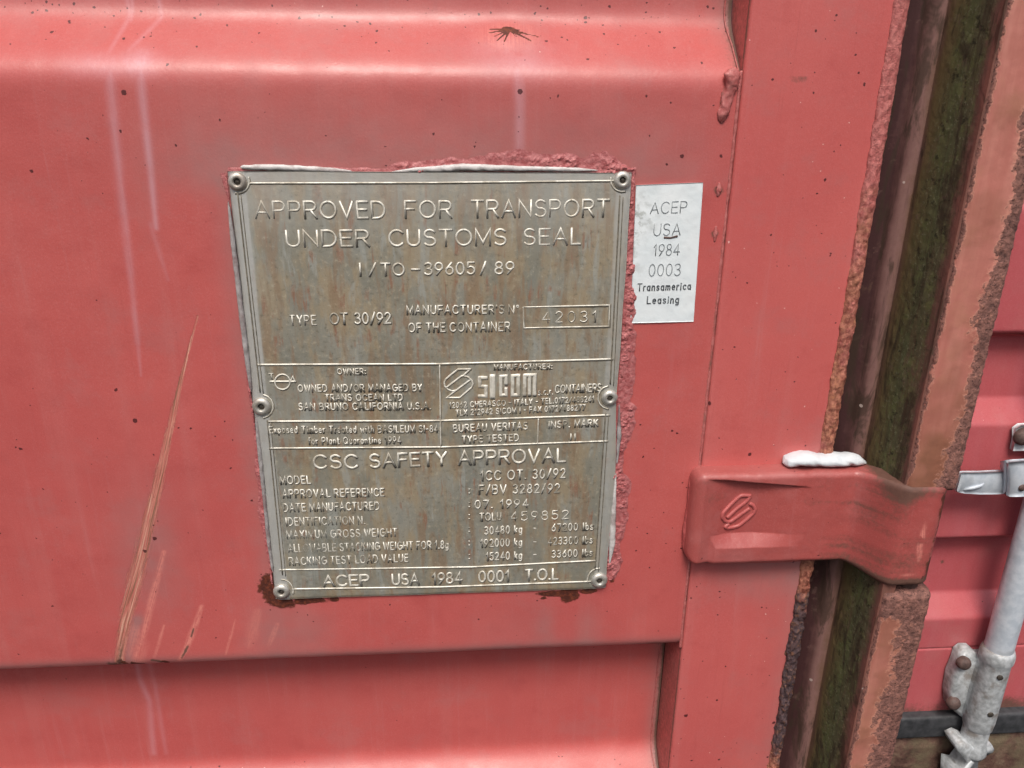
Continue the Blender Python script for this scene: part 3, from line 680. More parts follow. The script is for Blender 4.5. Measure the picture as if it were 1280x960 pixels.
def hinge_emblem():
    mb = MB()
    def cv(pts):
        x0, x1 = PX(895, 600.5, YF), PX(1010, 609, YF); out = []
        for a, b in pts:
            q = P(880 + a / 12.0, 600 + b / 12.0, YF + HREC * .8)
            q[1] = YF - .0004 + HREC * float(np.clip(min((q[0] - x0 + .008) / .030, (x1 + .004 - q[0]) / .045), 0, 1)); out.append(q)
        return out
    for pts in ([(705, 250), (640, 240), (550, 245), (420, 355), (275, 480), (262, 545), (300, 600), (370, 635), (420, 625), (560, 525), (690, 432)],
                [(705, 250), (640, 335), (490, 445), (340, 565)],
                [(690, 362), (745, 390), (775, 450), (745, 515), (640, 605), (530, 695), (440, 720), (345, 720), (310, 695), (375, 660)]):
        q = np.array(cv(pts)); t = np.linspace(0, len(q) - 1, 6 * len(q)); q = np.stack([np.interp(t, np.arange(len(q)), q[:, k]) for k in range(3)], 1)
        for _ in range(3): q[1:-1] = (q[:-2] + 2 * q[1:-1] + q[2:]) / 4
        mb.tube(q, 0.0018, 10, flat=0.8)
    o = mb.build('raised_emblem', M_WELD2, hb)
def flat_red():
    g = G('emblem_red_paint'); n = g.noise(200, 4); col = g.mix(n, (0.38, 0.08, 0.075), (0.46, 0.115, 0.11)); return g.out(col, .42, 0, g.bump(n, .0004, .5))
M_WELD2 = flat_red()
hinge_emblem()
def lumpy(name, path, rad, mat, parent, n=20, squash=(1, 1), amp=.4, seed=0, k=60, fr=90):
    path = np.asarray(path, float); t = np.linspace(0, len(path) - 1, k)
    C = np.stack([np.interp(t, np.arange(len(path)), path[:, i]) for i in range(3)], 1)
    R = np.interp(t, np.arange(len(path)), rad) if not np.isscalar(rad) else np.full(k, rad)
    for _ in range(4): C[1:-1] = (C[:-2] + 2 * C[1:-1] + C[2:]) / 4
    R[0] = R[-1] = 1e-5
    for _ in range(5): R[1:-1] = (R[:-2] + 2 * R[1:-1] + R[2:]) / 4
    R[1:-1] = np.maximum(R[1:-1], 1e-5)
    T = np.gradient(C, axis=0); T /= np.linalg.norm(T, axis=1)[:, None]
    U = np.cross(T, [0, 1., 0]); U /= np.linalg.norm(U, axis=1)[:, None]; W = np.cross(T, U)
    a = np.linspace(0, 2 * np.pi, n, endpoint=False); V = []
    for i in range(k):
        for aa in a:
            rr = R[i] * (1 + amp * 2 * (fbm(np.array([C[i, 0] * fr + math.cos(aa)]), np.array([C[i, 2] * fr + math.sin(aa)]), seed, 3)[0] - .5))
            V.append(C[i] + rr * (squash[0] * math.cos(aa) * U[i] + squash[1] * math.sin(aa) * W[i]))
    Fl = [list(map(int, f)) for f in grid_faces(k, n, True)] + [list(range(n))[::-1], [(k - 1) * n + j for j in range(n)]]
    return mesh_obj(name, V, Fl, mat, parent)
weld_lumps()
lumpy('weld_lump', [P(a, b, -.003) for a, b in [(868, 590), (867, 603), (866, 622), (863, 645), (861, 668), (862, 686), (866, 697)]], [q * PXM for q in [2, 6, 7, 8, 9, 9, 4]], M_WELD2, hb, 18, (1, .9), .35, 9, 80, 120)
zt2 = zt_h + 0.001
yw = -0.006
xw = [PX(q, 575, yw) for q in (979, 983, 1000, 1020, 1040, 1060, 1072, 1084)]
lumpy('sealant_blob', [(xw[i], yw, zt2 + dzz_) for i, dzz_ in enumerate((.003, .0035, .0075, .0055, .0055, .0058, .004, .0010))],
      [.001, .0062, .0085, .0064, .0070, .0066, .0055, .0012], M_WHITE, hb, squash=(0.80, 1.35), amp=.30, seed=8, k=70, fr=95)

# ================================================================== CORNER POST with its mossy groove
post = empty('corner_post', (0.40, 0.0, CZ - 0.85), 'rusty salmon corner post with a dark green mossy groove along its left side', 'post')
YP = -0.052
xpl, xpr = PX(1201, 300, YP), PX(1272, 300, YP)
ZT, ZB = zs[-1], zs[0]
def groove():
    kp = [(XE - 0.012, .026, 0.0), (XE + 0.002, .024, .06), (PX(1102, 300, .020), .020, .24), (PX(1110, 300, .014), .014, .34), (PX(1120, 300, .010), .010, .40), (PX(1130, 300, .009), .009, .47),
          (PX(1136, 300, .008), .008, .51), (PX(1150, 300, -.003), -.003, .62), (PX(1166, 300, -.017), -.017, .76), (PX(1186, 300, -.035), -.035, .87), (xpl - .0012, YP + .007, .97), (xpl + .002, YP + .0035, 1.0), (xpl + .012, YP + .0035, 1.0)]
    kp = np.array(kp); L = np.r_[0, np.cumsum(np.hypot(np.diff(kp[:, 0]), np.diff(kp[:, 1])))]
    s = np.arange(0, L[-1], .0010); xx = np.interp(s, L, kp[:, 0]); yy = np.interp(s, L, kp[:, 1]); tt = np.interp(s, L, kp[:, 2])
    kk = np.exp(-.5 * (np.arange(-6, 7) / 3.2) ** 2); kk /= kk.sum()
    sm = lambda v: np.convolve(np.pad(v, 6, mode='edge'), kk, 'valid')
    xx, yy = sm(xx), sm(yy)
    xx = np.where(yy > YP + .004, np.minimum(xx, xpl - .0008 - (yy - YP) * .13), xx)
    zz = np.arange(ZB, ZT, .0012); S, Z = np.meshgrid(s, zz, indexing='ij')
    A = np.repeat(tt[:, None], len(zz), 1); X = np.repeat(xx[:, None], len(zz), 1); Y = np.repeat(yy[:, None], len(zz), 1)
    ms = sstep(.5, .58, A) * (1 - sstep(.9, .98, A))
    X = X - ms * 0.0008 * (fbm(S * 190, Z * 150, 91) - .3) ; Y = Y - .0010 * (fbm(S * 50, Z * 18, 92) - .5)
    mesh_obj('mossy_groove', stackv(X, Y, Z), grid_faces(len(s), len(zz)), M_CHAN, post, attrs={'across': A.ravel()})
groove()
def lug(z0, z1, dirty_low):
    """flat bar of the post with eroded edges, ends rounded"""
    nx, nt_ = 70, 14; zz = np.arange(z0, z1 + 1e-6, .0009); rc = .005
    rows = []
    a = np.linspace(0, np.pi / 2, 7)
    xs_ = np.r_[np.full(nt_, xpl), xpl + rc - rc * np.cos(a), np.linspace(xpl + rc, xpr - rc, nx + 2)[1:-1], (xpr - rc + rc * np.cos(a))[::-1] , np.full(nt_, xpr)]
    ys_ = np.r_[np.linspace(YP + .03, YP + rc, nt_), YP + rc - rc * np.sin(a), np.full(nx, YP), (YP + rc - rc * np.sin(a))[::-1], np.linspace(YP + rc, YP + .10, nt_)]
    X = np.repeat(xs_[:, None], len(zz), 1); Y = np.repeat(ys_[:, None], len(zz), 1); Z = np.repeat(zz[None, :], len(xs_), 0)
    # round the ends towards the knuckle
    er = np.minimum(np.clip((zz - z0) / .007, 0, 1), np.clip((z1 - zz) / .007, 0, 1)); off = .007 * (1 - np.sqrt(np.clip(1 - (1 - er) ** 2, 0, 1)))
    Y = Y + off[None, :] * (Y < YP + .028)
    U = (X - xpl) / (xpr - xpl)
    n1 = fbm(X * 45, Z * 45, 101, 3); n2 = fbm(X * 300, Z * 300, 102, 3); n3 = fbm(0 * X + 3, Z * 18, 103, 2)
    edge = np.maximum(np.clip(.64 - U / (.12 + .22 * n1), 0, 1), np.clip(1.05 - (1 - U) / ((.34 + .55 * n3) if dirty_low else (.75 + .45 * n3)), 0, 1))
    ends = np.maximum(np.clip(1 - (zz - z0) / .02, 0, 1), np.clip(1 - (z1 - zz) / .02, 0, 1))[None, :]
    dirty = ends * .9 + .35 * sstep(.4, .7, n1) + (0 if dirty_low else .3) + 0 * X
    if dirty_low: dirty = dirty + sstep(.14, .0, Z - z0) * (.55 + .5 * n1) * 1.0
    else:
        edge = np.maximum(edge, np.clip(1.3 - (z1 - Z) / .035, 0, 1))
    er2 = sstep(.25, .6, edge)
    Y = Y - er2 * .0010 * (n2 - .35) - .0012 * (n1 - .5)
    X = X + (U > .5) * er2 * .0014 * (n2 - .5) + (U < .5) * er2 * .0012 * (n2 - .5)
    V = stackv(X, Y, Z); nj = len(zz); ni = len(xs_)
    Fl = [list(map(int, f)) for f in grid_faces(ni, nj)] + [[i * nj for i in range(ni)][::-1], [i * nj + nj - 1 for i in range(ni)]]
    return mesh_obj('hinge_lug', V, Fl, M_POST, post, attrs={'edge': np.clip(edge, 0, 1).ravel(), 'dirty': np.clip(dirty, 0, 1).ravel()})
lug(PZ(1155, 617, YP), ZT, True)
lug(ZB, PZ(1140, 742, YP), False)
mbp = MB(); mbp.lathe((xpr - .016, YP + .018, PZ(1155, 640, YP) - .12), (0, 0, 1), [(0, 0), (.010, 0), (.010, .2), (0, .2)]); mbp.build('hinge_pin', M_BOLT, post)

# ================================================================== PANEL SET BACK ON THE RIGHT
YB, DB = 0.026, 0.020
back = empty('container_wall', (0.62, YB, CZ - 0.85), 'pinkish red corrugated steel wall set back behind the grey locking rod', 'wall')
def back_wall():
    xa, xb = xpr - .03, 1.15
    f = lambda py, Y: PZ(1240, py, Y)
    d1 = f(497, YB + DB) - f(531, YB)
    kz = [(f(885, YB), YB), (f(771, YB), YB), (f(737, YB + DB), YB + DB), (f(676, YB) - .006, YB + DB), (f(671, YB), YB),
          (f(531, YB), YB), (f(497, YB + DB), YB + DB), (f(420, YB) - .006, YB + DB), (f(416, YB), YB), (f(262, YB), YB), (f(262, YB) + .04, YB + DB), (f(262, YB) + .14, YB + DB), (f(262, YB) + .145, YB), (f(262, YB) + .3, YB)]
    kz = sorted(kz); zz = np.arange(kz[0][0], ZT + .05, .0010)
    yy = np.interp(zz, [k[0] for k in kz], [k[1] for k in kz])
    kk = np.exp(-.5 * (np.arange(-6, 7) / 1.6) ** 2); kk /= kk.sum(); yy = np.convolve(np.pad(yy, 6, mode='edge'), kk, 'valid')
    xx = np.arange(xa, xb, .003)
    X, Z = np.meshgrid(xx, zz, indexing='ij'); Y = np.repeat(yy[None], len(xx), 0) + .0012 * (fbm(X * 10, Z * 10, 111, 2) - .5)
    zl = f(808, YB); Y = Y + .0015 * np.exp(-((Z - zl) / .0009) ** 2)
    ca = np.zeros(X.shape + (4,)); cb = np.zeros(X.shape + (4,)); n = fbm(X * 40, Z * 40, 112)
    for py in (671, 416): ca[..., 1] += .6 * np.exp(-((Z - f(py, YB) + .003) / .003) ** 2)
    ca[..., 1] += .8 * sstep(f(860, YB), f(885, YB), Z) * n * 1.6
    ca[..., 1] += .3 * np.exp(-((Z - zl) / .0012) ** 2)
    c = P(1178, 702, YB + DB); ca[..., 1] += .8 * np.exp(-((X - c[0]) ** 2 + (Z - c[2]) ** 2) / .003 ** 2)
    cb[..., 3] = .04
    mesh_obj('wall_panel', stackv(X, Y, Z), grid_faces(len(xx), len(zz)), M_BACK, back, attrs={'ca': np.clip(ca, 0, 1).reshape(-1, 4), 'cb': np.clip(cb, 0, 1).reshape(-1, 4)})
    mb = MB(); zg = f(884, YB); mb.box((xa, YB - .010, zg - .030), (xb, YB + .04, zg - .001), .004); mb.build('rubber_seal', M_RUBBER, back)
    # white bolt plate with its bolt
    mb = MB(); c = P(1277, 545, YB - .004)
    pts = [P(a, b, YB - .003) for a, b in [(1262, 561), (1265, 545), (1265, 534), (1272, 529), (1290, 528), (1302, 536), (1304, 552), (1296, 560)]]
    pts2 = [p - np.array([0, .005, 0]) for p in pts]; n = len(pts)
    mb.add(np.array(pts + pts2), [list(range(n)), [n + i for i in range(n)][::-1]] + [[i, (i + 1) % n, n + (i + 1) % n, n + i] for i in range(n)])
    bp = mb.build('bolt_plate', M_WHITE, back, smooth=False)
    mb = MB(); c = P(1277, 545, YB - .008); mb.lathe(c, (0, -1, 0), [(.0085, 0), (.0085, .003), (.0065, .006), (.003, .0075), (0, .0078)], 20); mb.build('bolt', M_BOLT, bp)
back_wall()

sill = None
def make_sill():
    za = PZ(1220, 912, YB); x = np.arange(xpr - .02, .95, .003)
    pr = [(YB + .05, za + .002), (YB + .004, za), (YB - .003, za - .006), (YB - .006, za - .016), (YB - .008, za - .13)]
    pr = np.array(pr); L = np.r_[0, np.cumsum(np.hypot(*np.diff(pr, axis=0).T))]; s = np.arange(0, L[-1], .002)
    X, S = np.meshgrid(x, s, indexing='ij'); n = fbm(X * 30, S * 30, 121); n2 = fbm(X * 120, S * 120, 122)
    Y = np.interp(S, L, pr[:, 0]); Z = np.interp(S, L, pr[:, 1]) + .006 * (n - .5) + .002 * (n2 - .5)
    o = mesh_obj('door_sill', stackv(X, Y, Z), grid_faces(len(x), len(s)), M_SILL, None, loc=(.65, YB, za - .13))
    o['label'] = 'rusty brown muddy steel sill at the bottom of the set back red wall'; o['category'] = 'sill'
make_sill()

# ================================================================== LOCKING ROD
YL = 0.002
rc_ = P(1249, 808, YL); rod_r = np.linalg.norm(P(1264.5, 808, YL) - P(1233.5, 808, YL)) / 2
rod = empty('locking_rod', (rc_[0], YL, CZ - .75), 'grey galvanised locking rod with a bolted bracket in front of the pinkish red wall', 'locking rod')
zq = lambda py: PZ(1245, py, YL)
mb = MB(); mb.lathe((rc_[0], YL, 0), (0, 0, 1), [(0, ZT), (rod_r, ZT - .001), (rod_r, zq(815))], 40); mb.build('rod', M_GALV, rod)
def rod_guide():
    mb = MB(); R = rod_r
    mb.lathe((rc_[0], YL, 0), (0, 0, 1), [(R * .98, zq(809)), (R * 1.10, zq(810)), (R * 1.20, zq(814)), (R * 1.22, zq(819)), (R * 1.20, zq(822)), (R * 1.10, zq(825)), (R * 1.10, zq(832)), (R * 1.13, zq(895)), (R * 1.06, zq(904)), (R * .98, zq(906))], 40)
    # flange reaching back and left to the wall
    pts = [(1206, 813), (1216, 813), (1226, 822), (1230, 905), (1221, 912), (1187, 884), (1186, 868), (1190, 845), (1197, 828), (1200, 818)]
    Yf = YB - .013
    c = [P(a, b, Yf) for a, b in pts]; n = len(c); d = [q + np.array([0, .012, 0]) for q in c]; e = [(q - np.mean(c, 0)) * .86 + np.mean(c, 0) - np.array([0, .004, 0]) for q in c]
    mb.add(np.array(e + c + d), [list(range(n))[::-1]] + [[i, (i + 1) % n, n + (i + 1) % n, n + i] for i in range(n)] + [[n + i, n + (i + 1) % n, 2 * n + (i + 1) % n, 2 * n + i] for i in range(n)])
    mb.box((rc_[0] - R * 1.1, YL, zq(898)), (rc_[0] + R * .2, Yf + .01, zq(826)), .004)
    gd = mb.build('rod_guide', M_GALVD, rod)
    for (a, b) in ((1204, 828), (1191, 878)):
        m = MB(); c = P(a, b, Yf - .004); m.lathe(c, (0, -1, 0), [(.0072, -.002), (.0072, .002), (.0058, .005), (.003, .006), (0, .0063)], 18); m.build('bolt', M_BOLT, gd)
    for (a, b) in ((1250, 847), (1238, 893)):
        m = MB(); q = P(a, b, YL - R * 1.1); dd = q - np.array([rc_[0], YL, q[2]]); dd /= np.linalg.norm(dd)
        m.lathe(np.array([rc_[0], YL, q[2]]) + dd * R * 1.09, dd, [(.0030, 0), (.0030, .0012), (.002, .0016), (0, .0016)], 14); m.build('grease_hole', M_DARK, gd)
rod_guide()
def rod_cam():
    mb = MB(); R = rod_r
    mb.lathe((rc_[0], YL, 0), (0, 0, 1), [(R * .96, zq(900)), (R * .96, zq(922)), (R * 1.1, zq(926)), (R * 1.15, zq(934)), (R * .9, zq(940)), (0, zq(941))], 32)
    def slab(pts, Y0, th):
        c = [P(a, b, Y0) for a, b in pts]; n = len(c); d = [q + np.array([0, th, 0]) for q in c]
        e = [(q - np.mean(c, 0)) * .9 + np.mean(c, 0) - np.array([0, .002, 0]) for q in c]
        mb.add(np.array(e + c + d), [list(range(n))[::-1]] + [[i, (i + 1) % n, n + (i + 1) % n, n + i] for i in range(n)] + [[n + i, n + (i + 1) % n, 2 * n + (i + 1) % n, 2 * n + i] for i in range(n)])
    slab([(1203, 927), (1212, 931), (1226, 936), (1240, 931), (1243, 937), (1236, 941), (1224, 942), (1219, 975), (1214, 990), (1188, 992), (1190, 960), (1200, 962), (1208, 952), (1203, 946), (1196, 938), (1194, 931)], YL - .010, .020)
    mb.build('locking_cam', M_GALVD, rod)
rod_cam()

# --- handle strap and its retainer
latch = empty('handle_latch', P(1260, 622, 0.0), 'short pale galvanised strap ending in a folded clip right of the rusty post', 'latch')
def make_latch():
    Y0 = .002
    def strip(cols, th, name, mat):
        V = []; 
        for (px, pt, pb_, y) in cols:
            a = P(px, pt, y); b = P(px, pb_, y); k = np.linspace(0, 1, 9)
            prof_ = .0016 * np.abs(np.sin(k * np.pi)) 
            for kk_, pp in zip(k, prof_): q = a + (b - a) * kk_; q[1] -= pp; V.append(q)
        n = len(cols); V = np.array(V); W = V + np.array([0, th, 0]); Fl = []
        g1 = grid_faces(n, 9); Fl = [list(map(int, f)) for f in g1] + [[int(i) + len(V) for i in f][::-1] for f in g1]
        N = len(V)
        rim = [i * 9 for i in range(n)] + [(n - 1) * 9 + j for j in range(1, 9)] + [i * 9 + 8 for i in range(n - 2, -1, -1)] + [j for j in range(7, 0, -1)]
        Fl += [[rim[i], rim[(i + 1) % len(rim)], N + rim[(i + 1) % len(rim)], N + rim[i]] for i in range(len(rim))]
        return mesh_obj(name, np.r_[V, W], Fl, mat, latch)
    strip([(1196, 613, 615, Y0 - .002), (1201, 592, 616, Y0 - .003), (1206, 591, 617, Y0), (1225, 591, 618, Y0), (1245, 590, 618, Y0), (1262, 589, 617, Y0)], .004, 'strap', M_GALV)
    mb = MB(); ridge = [P(a, b, Y0 - .0015) for a, b in [(1203, 612), (1215, 610), (1226, 607), (1230, 604)]]; mb.tube(ridge, [.0012, .0022, .0018, .0006], 8); mb.build('strap_crease', M_GALV, latch)
    cl = strip([(1254, 580, 584, Y0 + .006), (1256, 579, 600, Y0), (1258, 579, 619, Y0 - .008), (1262, 578, 621, Y0 - .012), (1275, 577, 621, Y0 - .013), (1292, 576, 620, Y0 - .013), (1300, 576, 619, Y0 - .006), (1302, 577, 617, Y0 + .004)], .005, 'clip', M_GALV)
    m = MB(); c = P(1277, 609, Y0 - .0135); m.lathe(c, (0, -1, 0), [(.0035, 0), (.0035, .0012), (.002, .002), (0, .0021)], 16); m.build('rivet', M_BOLT, cl)
make_latch()

# ================================================================== DATA PLATE
YT = -0.0035                                   # front of the plate
plate = empty('data_plate', P(550, 740, 0), 'weathered grey metal approval plate with raised lettering riveted to the red door', 'plate')
def plate_sheet():
    s = .0010; xl, xr = P(283, 214, YT)[0], PX(790, 213, YT); zt, zb = P(283, 214, YT)[2], PZ(560, 743, YT)
    x = np.linspace(xl, xr, int((xr - xl) / s)); z = np.linspace(zb, zt, int((zt - zb) / s))
    X, Z = np.meshgrid(x, z, indexing='ij'); U = (X - xl) / (xr - xl); V = (Z - zb) / (zt - zb)
    X = X + (.0022 * (fbm(Z * 14, Z * 0, 131, 2) - .5)) * ((1 - U) ** 6 + U ** 6) * (1 - (2 * V - 1) ** 8)
    X += np.where(U > .5, U ** 12, 0) * .0016 * np.sin(np.clip((V - .1) / .35, 0, 1) * np.pi)
    Z = Z + .0010 * (fbm(X * 18, X * 0, 132, 2) - .5) * (V ** 12 + (1 - V) ** 12)
    edge = np.minimum(np.minimum(U, 1 - U) * (xr - xl), np.minimum(V, 1 - V) * (zt - zb))
    Y = YT + .0012 * (fbm(X * 14, Z * 14, 133, 2) - .5) * sstep(0, .03, edge)
    eu = np.minimum(U, 1 - U) * (xr - xl)
    Y += .0022 * np.clip(1 - U * (xr - xl) / .006, 0, 1) ** 2 + .0010 * np.clip(1 - eu / .004, 0, 1) ** 2
    Y += .0012 * np.clip(1 - V * (zt - zb) / .003, 0, 1) ** 2
    n = fbm(X * 40, Z * 40, 134)
    paleness = np.clip(sstep(.0135, .0115, U * (xr - xl)) * .95 + sstep(.0125, .0105, (1 - U) * (xr - xl)) * .6 + sstep(.0085, .007, (1 - V) * (zt - zb)) * .45 + .42 * sstep(.80, 1, V) * (.4 + n) + .25 * sstep(.16, 0, U) * n, 0, 1)  # paler along the side and top edges and over the upper part
    Vt = stackv(X, Y, Z); N = len(Vt); ni, nj = X.shape
    rim = [i * nj for i in range(ni)] + [(ni - 1) * nj + j for j in range(1, nj)] + [i * nj + nj - 1 for i in range(ni - 2, -1, -1)] + [j for j in range(nj - 2, 0, -1)]
    sk = Vt[rim].copy(); sk[:, 1] = -0.0008; Vt = np.r_[Vt, sk]; m = len(rim)
    Fl = np.r_[grid_faces(ni, nj), np.array([[rim[i], rim[(i + 1) % m], N + (i + 1) % m, N + i] for i in range(m)])]
    mesh_obj('plate_sheet', Vt, Fl, M_PLATE, plate, attrs={'paleness': np.r_[paleness.ravel(), np.ones(m)]})
plate_sheet()

# stroke lettering -------------------------------------------------
def arc(cx, cy, rx, ry, a0, a1, n=9):
    return [(cx + rx * math.cos(math.radians(t)), cy + ry * math.sin(math.radians(t))) for t in np.linspace(a0, a1, n)]
GL = {
 'A': (.80, [[(0, 0), (.4, 1), (.8, 0)], [(.14, .34), (.66, .34)]]),
 'B': (.66, [[(0, 0), (0, 1), (.40, 1)] + arc(.40, .76, .22, .24, 90, -90) + [(0, .52)], [(.40, .52)] + arc(.40, .26, .26, .26, 90, -90) + [(0, 0)]]),
 'C': (.80, [arc(.44, .5, .44, .5, 42, 318, 18)]),
 'D': (.76, [[(0, 0), (0, 1), (.30, 1)] + arc(.30, .5, .46, .5, 90, -90, 14) + [(0, 0)]]),
 'E': (.60, [[(.60, 1), (0, 1), (0, 0), (.60, 0)], [(0, .52), (.52, .52)]]),
 'F': (.58, [[(.58, 1), (0, 1), (0, 0)], [(0, .52), (.50, .52)]]),
 'G': (.84, [arc(.44, .5, .44, .5, 42, 360, 20) + [(.5, .5)], [(.88, .5), (.88, .05)]]),
 'H': (.72, [[(0, 0), (0, 1)], [(.72, 0), (.72, 1)], [(0, .52), (.72, .52)]]),
 'I': (.08, [[(.04, 0), (.04, 1)]]),
 'J': (.5, [[(.5, 1), (.5, .25)] + arc(.25, .25, .25, .25, 0, -180)]),
 'K': (.68, [[(0, 0), (0, 1)], [(.64, 1), (0, .38)], [(.24, .60), (.68, 0)]]),
 'L': (.54, [[(0, 1), (0, 0), (.54, 0)]]),
 'M': (.84, [[(0, 0), (0, 1), (.42, .12), (.84, 1), (.84, 0)]]),
 'N': (.74, [[(0, 0), (0, 1), (.74, 0), (.74, 1)]]),
 'O': (.90, [arc(.45, .5, .45, .5, 90, 450, 24)]),
 'P': (.64, [[(0, 0), (0, 1), (.38, 1)] + arc(.38, .73, .26, .27, 90, -90) + [(0, .46)]]),
 'Q': (.90, [arc(.45, .5, .45, .5, 90, 450, 24), [(.55, .25), (.88, -.04)]]),
 'R': (.68, [[(0, 0), (0, 1), (.40, 1)] + arc(.40, .74, .26, .26, 90, -90) + [(0, .48)], [(.36, .48), (.68, 0)]]),
 'S': (.66, [arc(.33, .75, .30, .25, 30, 270, 12) + arc(.33, .26, .33, .26, 90, -150, 13)]),
 'T': (.68, [[(0, 1), (.68, 1)], [(.34, 1), (.34, 0)]]),
 'U': (.70, [[(0, 1), (0, .34)] + arc(.35, .34, .35, .34, 180, 360) + [(.70, 1)]]),
 'V': (.74, [[(0, 1), (.37, 0), (.74, 1)]]),
 'W': (1.04, [[(0, 1), (.26, 0), (.52, .9), (.78, 0), (1.04, 1)]]),
 'X': (.68, [[(0, 0), (.68, 1)], [(0, 1), (.68, 0)]]),
 'Y': (.70, [[(0, 1), (.35, .48), (.70, 1)], [(.35, .48), (.35, 0)]]),
 'Z': (.66, [[(0, 1), (.66, 1), (0, 0), (.66, 0)]]),
 '0': (.60, [arc(.30, .5, .30, .5, 90, 450, 22)]),
 '1': (.30, [[(0, .74), (.22, 1), (.22, 0)]]),
 '2': (.58, [arc(.29, .72, .28, .28, 165, -25, 12) + [(0, 0), (.58, 0)]]),
 '3': (.58, [arc(.28, .76, .26, .24, 150, -90, 11) + arc(.28, .26, .30, .26, 90, -150, 12)]),
 '4': (.64, [[(.46, 0), (.46, 1), (0, .28), (.64, .28)]]),
 '5': (.58, [[(.52, 1), (.08, 1), (.04, .56)] + arc(.28, .32, .30, .32, 120, -150, 13)]),
 '6': (.58, [[(.46, 1)] + arc(.29, .31, .29, .31, 155, 515, 20)]),
 '7': (.56, [[(0, 1), (.56, 1), (.18, 0)]]),
 '8': (.58, [arc(.29, .76, .24, .24, -90, 270, 16), arc(.29, .26, .29, .26, 90, 450, 16)]),
 '9': (.58, [[(.12, 0)] + arc(.29, .69, .29, .31, -25, 335, 20)]),
 '/': (.46, [[(0, -.05), (.46, 1.05)]]), '-': (.36, [[(0, .46), (.36, .46)]]), '.': (.08, [[(.01, .02), (.07, .02)]]), ',': (.08, [[(.07, .06), (0, -.14)]]),
 "'": (.08, [[(.05, 1), (.03, .78)]]), ':': (.08, [[(.01, .06), (.07, .06)], [(.01, .6), (.07, .6)]]), 'º': (.30, [arc(.15, .84, .14, .15, 90, 450, 10)]),
 'a': (.48, [arc(.23, .32, .23, .32, 0, 360, 14), [(.48, .64), (.48, 0)]]), 'b': (.48, [[(0, 1), (0, 0)], arc(.25, .32, .23, .32, 0, 360, 14)]),
 'c': (.44, [arc(.25, .32, .25, .32, 45, 315, 11)]), 'd': (.48, [arc(.23, .32, .23, .32, 0, 360, 14), [(.48, 1), (.48, 0)]]),
 'e': (.48, [[(.02, .34), (.47, .34)] + arc(.24, .32, .24, .32, 5, 310, 13)]), 'f': (.30, [[(.30, .98), (.16, .98), (.12, .85), (.12, 0)], [(0, .62), (.28, .62)]]),
 'g': (.48, [arc(.23, .32, .23, .32, 0, 360, 14), [(.48, .64), (.48, -.15), (.36, -.28), (.08, -.26)]]), 'h': (.44, [[(0, 1), (0, 0)], [(0, .4), (.12, .6), (.32, .62), (.44, .45), (.44, 0)]]),
 'i': (.08, [[(.04, .64), (.04, 0)], [(.02, .88), (.06, .88)]]), 'k': (.42, [[(0, 1), (0, 0)], [(.40, .64), (0, .24)], [(.15, .38), (.42, 0)]]), 'l': (.08, [[(.04, 1), (.04, 0)]]),
 'm': (.72, [[(0, .64), (0, 0)], [(0, .45), (.12, .62), (.28, .60), (.36, .45), (.36, 0)], [(.36, .45), (.48, .62), (.64, .60), (.72, .45), (.72, 0)]]),
 'n': (.44, [[(0, .64), (0, 0)], [(0, .42), (.14, .62), (.32, .62), (.44, .45), (.44, 0)]]), 'o': (.50, [arc(.25, .32, .25, .32, 90, 450, 16)]),
 'p': (.48, [[(0, .64), (0, -.28)], arc(.25, .32, .23, .32, 0, 360, 14)]), 'r': (.28, [[(0, .64), (0, 0)], [(0, .4), (.12, .6), (.28, .62)]]),
 's': (.40, [arc(.20, .48, .18, .16, 30, 270, 9) + arc(.20, .16, .20, .16, 90, -150, 9)]), 't': (.30, [[(.12, .92), (.12, .08), (.20, 0), (.30, .02)], [(0, .64), (.28, .64)]]),
 'x': (.42, [[(0, 0), (.42, .64)], [(0, .64), (.42, 0)]]), 'y': (.44, [[(0, .64), (.22, .04)], [(.44, .64), (.14, -.28)]]),
 'u': (.44, [[(0, .64), (0, .16), (.12, 0), (.30, 0), (.44, .2)], [(.44, .64), (.44, 0)]]), 'w': (.66, [[(0, .64), (.16, 0), (.33, .56), (.50, 0), (.66, .64)]]), 'v': (.44, [[(0, .64), (.22, 0), (.44, .64)]]),
}
def layout(txt, gap=.26, sp=.55):
    out = []; x = 0
    for ch in txt:
        if ch == ' ': x += sp; continue
        wd, st = GL[ch]; out += [[(x + a, b) for a, b in s_] for s_ in st]; x += wd + gap
    return out, x - gap
